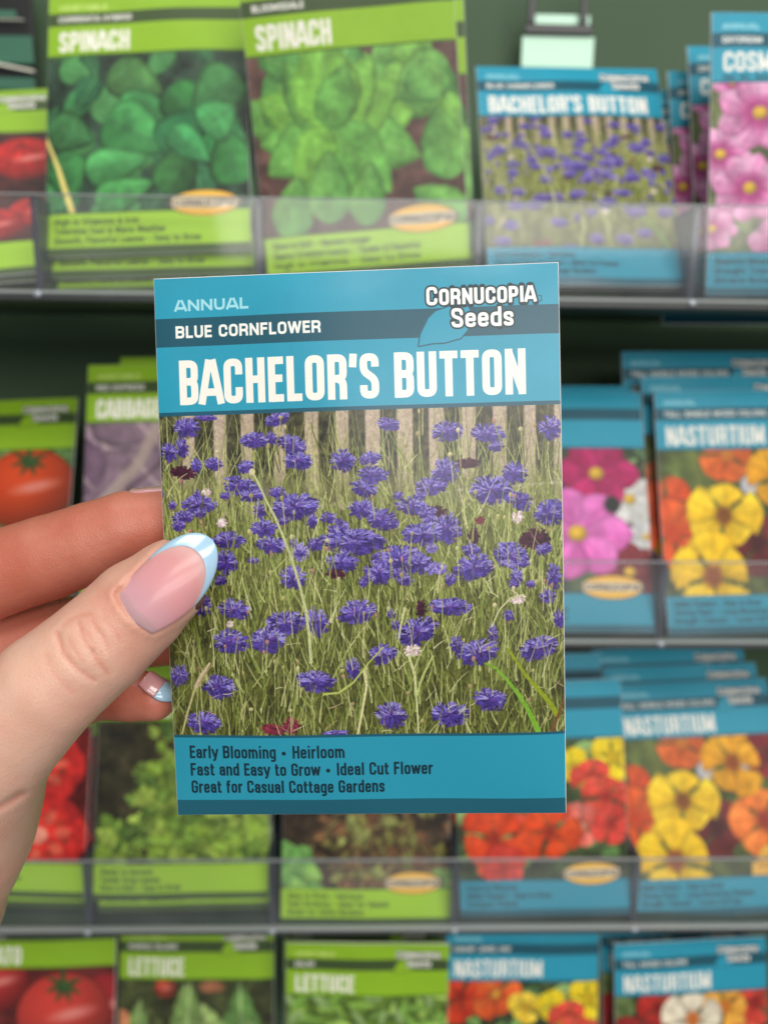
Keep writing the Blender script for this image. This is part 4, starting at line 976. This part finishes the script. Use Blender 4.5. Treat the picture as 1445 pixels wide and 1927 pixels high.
inside = np.minimum(np.minimum(S_+12*(1-(T_/52)**2), 215-S_), np.minimum(T_-t_up(S_), t_low(S_)-T_))
near = (S_ > -40) & (S_ < 230) & (np.abs(T_) < 110)
km = np.clip(inside/7+.35, 0, 1)
zn = nail_depth(S_, T_)+.00025
carve = (zn-GZ)
front = GZ < .152
v = np.where(near & front & (inside > -4), np.where(km > 0, np.maximum(v, carve-(1-km)*.0012), v), v)
ring_b = np.exp(-((inside+7)/6.0)**2)*.00055      # skin fold round the nail
v = v-np.where(near & front & (S_ < 140), ring_b, 0)
del zn, carve, near, km, ring_b, inside
# creases over the joint and palm
CRE = [([(108, 1190), (113, 1205), (121, 1230), (143, 1256), (178, 1280)], 1.0, 3.6), ([(150, 1172), (153, 1182), (159, 1205), (172, 1224), (191, 1252), (204, 1268)], .8, 3.4),
       ([(176, 1168), (184, 1185), (197, 1205), (207, 1226)], .6, 3.2), ([(119, 1178), (135, 1166), (155, 1158), (172, 1157)], .55, 3.2), ([(130, 1200), (139, 1222), (158, 1246)], .6, 3), ([(88, 1232), (104, 1272), (136, 1300)], .4, 5),
       ([(-20, 1530), (10, 1514), (43, 1494)], .9, 5), ([(196, 1162), (214, 1184), (226, 1205)], .4, 3), ([(165, 1190), (176, 1210), (192, 1232)], .5, 3)]
CR_ = []
for pts, dep, wd in CRE:
    dm = np.full(S_.shape, 1e9, np.float32)
    for (x0, y0), (x1, y1) in zip(pts[:-1], pts[1:]):
        dx, dy = x1-x0, y1-y0; tt = np.clip(((PXg-x0)*dx+(PYg-y0)*dy)/(dx*dx+dy*dy), 0, 1)
        dm = np.minimum(dm, np.hypot(PXg-x0-dx*tt, PYg-y0-dy*tt))
    CR_.append((pts, dep, wd))
    v = v+np.where(GZ < .16, 1.0*dep*(.0006*np.exp(-(dm/(wd*1.35))**2)-.00010*np.exp(-((dm-wd*2.4)/(wd*1.6))**2)), 0)
v = v.astype(np.float32)
HP, HF = surface_nets(v, lo, h)
lab = np.arange(len(HP))
while True:
    m_ = lab[HF].min(1); old = lab.copy()
    for k_ in range(4): np.minimum.at(lab, HF[:, k_], m_)
    lab = lab[lab]; lab = lab[lab]
    if (lab == old).all(): break
big = np.bincount(lab).argmax(); keep = lab == big
remap = np.cumsum(keep)-1; HF = remap[HF[keep[HF[:, 0]]]]; HP = HP[keep]
# relax a little
e = np.concatenate([HF[:, [0, 1]], HF[:, [1, 2]], HF[:, [2, 3]], HF[:, [3, 0]]]); 
for _ in range(3):
    acc = np.zeros_like(HP); cn = np.zeros(len(HP))
    for a, b in ((0, 1), (1, 0)):
        np.add.at(acc, e[:, a], HP[e[:, b]]); np.add.at(cn, e[:, a], 1)
    HP = HP*.45+(acc/np.maximum(cn, 1)[:, None])*.55
# blood flush, with shade and warm bounce on the back fingers painted in
def near_chain(ch, P): return chain_sdf(ch, P[:, 0], P[:, 1], P[:, 2])
dth = np.minimum(near_chain(thumb, HP), near_chain(forearm, HP))
dfi = np.minimum(np.minimum(near_chain(index, HP), near_chain(middle, HP)), np.minimum(near_chain(ring, HP), near_chain(pinky, HP)))
flush_shade = np.clip(.5+(dth-dfi)/.004, 0, 1)
pxv = HP[:, 0]/HP[:, 2]*F+CX; pyv = -HP[:, 1]/HP[:, 2]*F+CY
sv, tv = st(pxv, pyv)
tipf = np.exp(-((sv-60)/130)**2-(tv/75)**2)*(dth < dfi)*(HP[:, 2] < .162)
crs = np.zeros(len(HP))
for pts, dep, wd in CR_:
    dm = np.full(len(HP), 1e9)
    for (x0, y0), (x1, y1) in zip(pts[:-1], pts[1:]):
        dx, dy = x1-x0, y1-y0; tt = np.clip(((pxv-x0)*dx+(pyv-y0)*dy)/(dx*dx+dy*dy), 0, 1)
        dm = np.minimum(dm, np.hypot(pxv-x0-dx*tt, pyv-y0-dy*tt))
    crs = np.maximum(crs, np.exp(-(dm/(wd*1.4))**2)*dep*(HP[:, 2] < .16))
flush_shade = np.clip(flush_shade*.80+tipf*.42+.12+crs*.32, 0, 1)
HW = HP[:, :1]*AR+HP[:, 1:2]*AU+HP[:, 2:]*AF
origin = np.array(cam_pt(-110, 1750, .168))

def skin_material():
    m = mat('skin', (.6, .4, .3), .42, .45)
    nt = m.node_tree; b = nt.nodes['Principled BSDF']
    at = nt.nodes.new('ShaderNodeAttribute'); at.attribute_name = 'flush_shade'
    tc = nt.nodes.new('ShaderNodeTexCoord')
    n1 = nt.nodes.new('ShaderNodeTexNoise'); n1.inputs['Scale'].default_value = 90; n1.inputs['Detail'].default_value = 5
    nt.links.new(tc.outputs['Object'], n1.inputs['Vector'])
    ma = nt.nodes.new('ShaderNodeMath'); ma.operation = 'MULTIPLY_ADD'; ma.inputs[1].default_value = .7; ma.inputs[2].default_value = -.35
    nt.links.new(n1.outputs['Fac'], ma.inputs[0])
    ad = nt.nodes.new('ShaderNodeMath'); ad.operation = 'ADD'; ad.use_clamp = True
    nt.links.new(at.outputs['Fac'], ad.inputs[0]); nt.links.new(ma.outputs[0], ad.inputs[1])
    rp = nt.nodes.new('ShaderNodeValToRGB')
    rp.color_ramp.elements[0].color = (.72, .445, .335, 1); rp.color_ramp.elements[1].color = (.50, .145, .092, 1)
    e2 = rp.color_ramp.elements.new(.4); e2.color = (.64, .29, .21, 1)
    nt.links.new(ad.outputs[0], rp.inputs[0]); nt.links.new(rp.outputs[0], b.inputs['Base Color'])
    b.inputs['Subsurface Weight'].default_value = .22
    b.inputs['Subsurface Radius'].default_value = (1, .32, .18)
    b.inputs['Subsurface Scale'].default_value = .0025
    # fine skin lines
    v1 = nt.nodes.new('ShaderNodeTexVoronoi'); v1.feature = 'DISTANCE_TO_EDGE'; v1.inputs['Scale'].default_value = 1500
    n2 = nt.nodes.new('ShaderNodeTexNoise'); n2.inputs['Scale'].default_value = 500; n2.inputs['Detail'].default_value = 3
    nt.links.new(tc.outputs['Object'], v1.inputs['Vector']); nt.links.new(tc.outputs['Object'], n2.inputs['Vector'])
    a2 = nt.nodes.new('ShaderNodeMath'); a2.operation = 'ADD'
    nt.links.new(v1.outputs['Distance'], a2.inputs[0]); nt.links.new(n2.outputs['Fac'], a2.inputs[1])
    bp = nt.nodes.new('ShaderNodeBump'); bp.inputs['Strength'].default_value = .6; bp.inputs['Distance'].default_value = .00016
    nt.links.new(a2.outputs[0], bp.inputs['Height']); nt.links.new(bp.outputs['Normal'], b.inputs['Normal'])
    return m
hand = make('person_hand', HW-origin, HF[:, ::1], skin_material(), None, True)
hand.location = origin
tag(hand, 'left hand with light blue nail tips holding the sharp packet by its edge', 'hand')
al = hand.data.attributes.new('flush_shade', 'FLOAT', 'POINT'); al.data.foreach_set('value', flush_shade.astype(np.float32))

pinkm = mat('nail_plate', (.66, .33, .34), .18, .55, bump=.05, bscale=300, coat=.9, vary=.08)
pinkm.node_tree.nodes['Principled BSDF'].inputs['Subsurface Weight'].default_value = .25
pinkm.node_tree.nodes['Principled BSDF'].inputs['Subsurface Scale'].default_value = .002
nm_ = pinkm.node_tree
def nail_grad():
    m = mat('thumb_nail_plate', (.66, .33, .34), .36, .4, bump=.12, bscale=300, coat=.22)
    nt = m.node_tree; at = nt.nodes.new('ShaderNodeAttribute'); at.attribute_name = 'along'
    rp = nt.nodes.new('ShaderNodeValToRGB'); E_ = rp.color_ramp.elements
    E_[0].position = 0; E_[0].color = (.50, .30, .33, 1); E_[1].position = 1; E_[1].color = (.66, .38, .36, 1)
    for p_, c_ in ((.10, (.54, .32, .34)), (.15, (.64, .34, .38)), (.5, (.70, .31, .33)), (.8, (.68, .30, .30))):
        q_ = E_.new(p_); q_.color = (*c_, 1)
    nt.links.new(at.outputs['Fac'], rp.inputs[0]); nt.links.new(rp.outputs[0], nt.nodes['Principled BSDF'].inputs['Base Color'])
    nt.nodes['Principled BSDF'].inputs['Subsurface Weight'].default_value = .3
    nt.nodes['Principled BSDF'].inputs['Subsurface Scale'].default_value = .002
    return m
bluem = mat('light_blue_polish', (.40, .61, .79), .18, .55, coat=1.0, vary=.04)
def nail_piece(name, s0f, s1f, material, parent, off=0.0, nt_=28, ns=40, thick=.0005):
    """grid between two curves of s over the nail outline"""
    V, Fc = [], []
    for lay in (0, 1):
        for j in range(ns+1):
            for i in range(nt_+1):
                q = i/nt_; tc_ = -55+ (71+55)*q
                s_a, s_b = s0f(tc_), s1f(tc_)
                s = s_a+(s_b-s_a)*j/ns
                tmin = t_up(s); tmax = t_low(s)
                t = tmin+(tmax-tmin)*q
                px, py = NX+DS[0]*s+DT[0]*t, NY+DS[1]*s+DT[1]*t
                d = nail_depth(s, t)-off+lay*thick
                ed = min(1, min(q, 1-q)*9+ .0)
                d += (1-ed)**2*.00012*(1-lay)
                V.append(cam_pt(px, py, d)-origin)
    n1 = nt_+1; Nn = n1*(ns+1)
    for j in range(ns):
        for i in range(nt_):
            a = j*n1+i; Fc.append((a, a+n1, a+n1+1, a+1)); Fc.append((Nn+a, Nn+a+1, Nn+a+n1+1, Nn+a+n1))
    for i in range(nt_):
        Fc.append((i, i+1, Nn+i+1, Nn+i)); a = ns*n1+i; Fc.append((a+1, a, Nn+a, Nn+a+1))
    for j in range(ns):
        a = j*n1; Fc.append((a+n1, a, Nn+a, Nn+a+n1)); a += nt_; Fc.append((a, a+n1, Nn+a+n1, Nn+a))
    return make(name, V, Fc, material, parent, True)
def smile(tc_):
    a = (tc_-8)/62.0; return 167-24*a*a-50*a**6
def qs(tc_): return tc_
tn = nail_piece('thumb_nail', lambda t_: -12*(1-min(1, ((t_-8)/62)**2)), smile, pinkm, hand)
tn.data.materials[0] = nail_grad()
aa_ = tn.data.attributes.new('along', 'FLOAT', 'POINT')
aa_.data.foreach_set('value', np.tile(np.repeat(np.arange(41)/40, 29), 2).astype(np.float32))
nail_piece('nail_tip', lambda t_: smile(t_), lambda t_: 202.9, bluem, tn, off=.00006)

def small_nail(center, axis, normal, L, Wd, material, tipm, name, split=.62):
    """curved almond nail from a centre at its root, in camera space"""
    a = np.array(axis, float); a /= np.linalg.norm(a); n = np.array(normal, float); n -= a*(n@a); n /= np.linalg.norm(n); b_ = np.cross(n, a)
    res = []
    for nm, q0, q1, mt in ((name, 0, split, material), ('nail_tip', split, 1.0, tipm)):
        V, Fc = [], []
        for lay in (0, 1):
            for j in range(13):
                q = q0+(q1-q0)*j/12; w = Wd*(1-max(0, (q-.5)/.5)**2.2*.98)*(.86+.14*min(1, q*4))
                for i in range(13):
                    t = (i/12-.5)*2
                    p = np.array(center)+a*L*q+b_*t*w*.5-n*(Wd*.22*t*t+L*.04*q*q)-n*lay*.0005
                    V.append(p[0]*AR+p[1]*AU+p[2]*AF-origin)
        for j in range(12):
            for i in range(12):
                a0 = j*13+i; Fc.append((a0, a0+1, a0+14, a0+13)); Fc.append((169+a0, 169+a0+13, 169+a0+14, 169+a0+1))
        for i in range(12):
            Fc.append((i, 169+i, 170+i, i+1)); a0 = 156+i; Fc.append((a0, a0+1, 170+a0, 169+a0))
        for j in range(12):
            a0 = j*13; Fc.append((a0, a0+13, 182+a0, 169+a0)); a0 += 12; Fc.append((a0, 169+a0, 182+a0, a0+13))
        o = make(nm, V, Fc, mt, hand if not res else res[0], True); res.append(o)
    return res[0]
small_nail(cp(248, 921, .1735), (1, .10, .0), (-.05, 1, .25), .0175, .0100, pinkm, bluem, 'index_nail')
small_nail(cp(277, 1268, .1671), (.83, -.60, .05), (.45, .8, -.5), .0084, .0058, pinkm, bluem, 'little_finger_nail', .5)
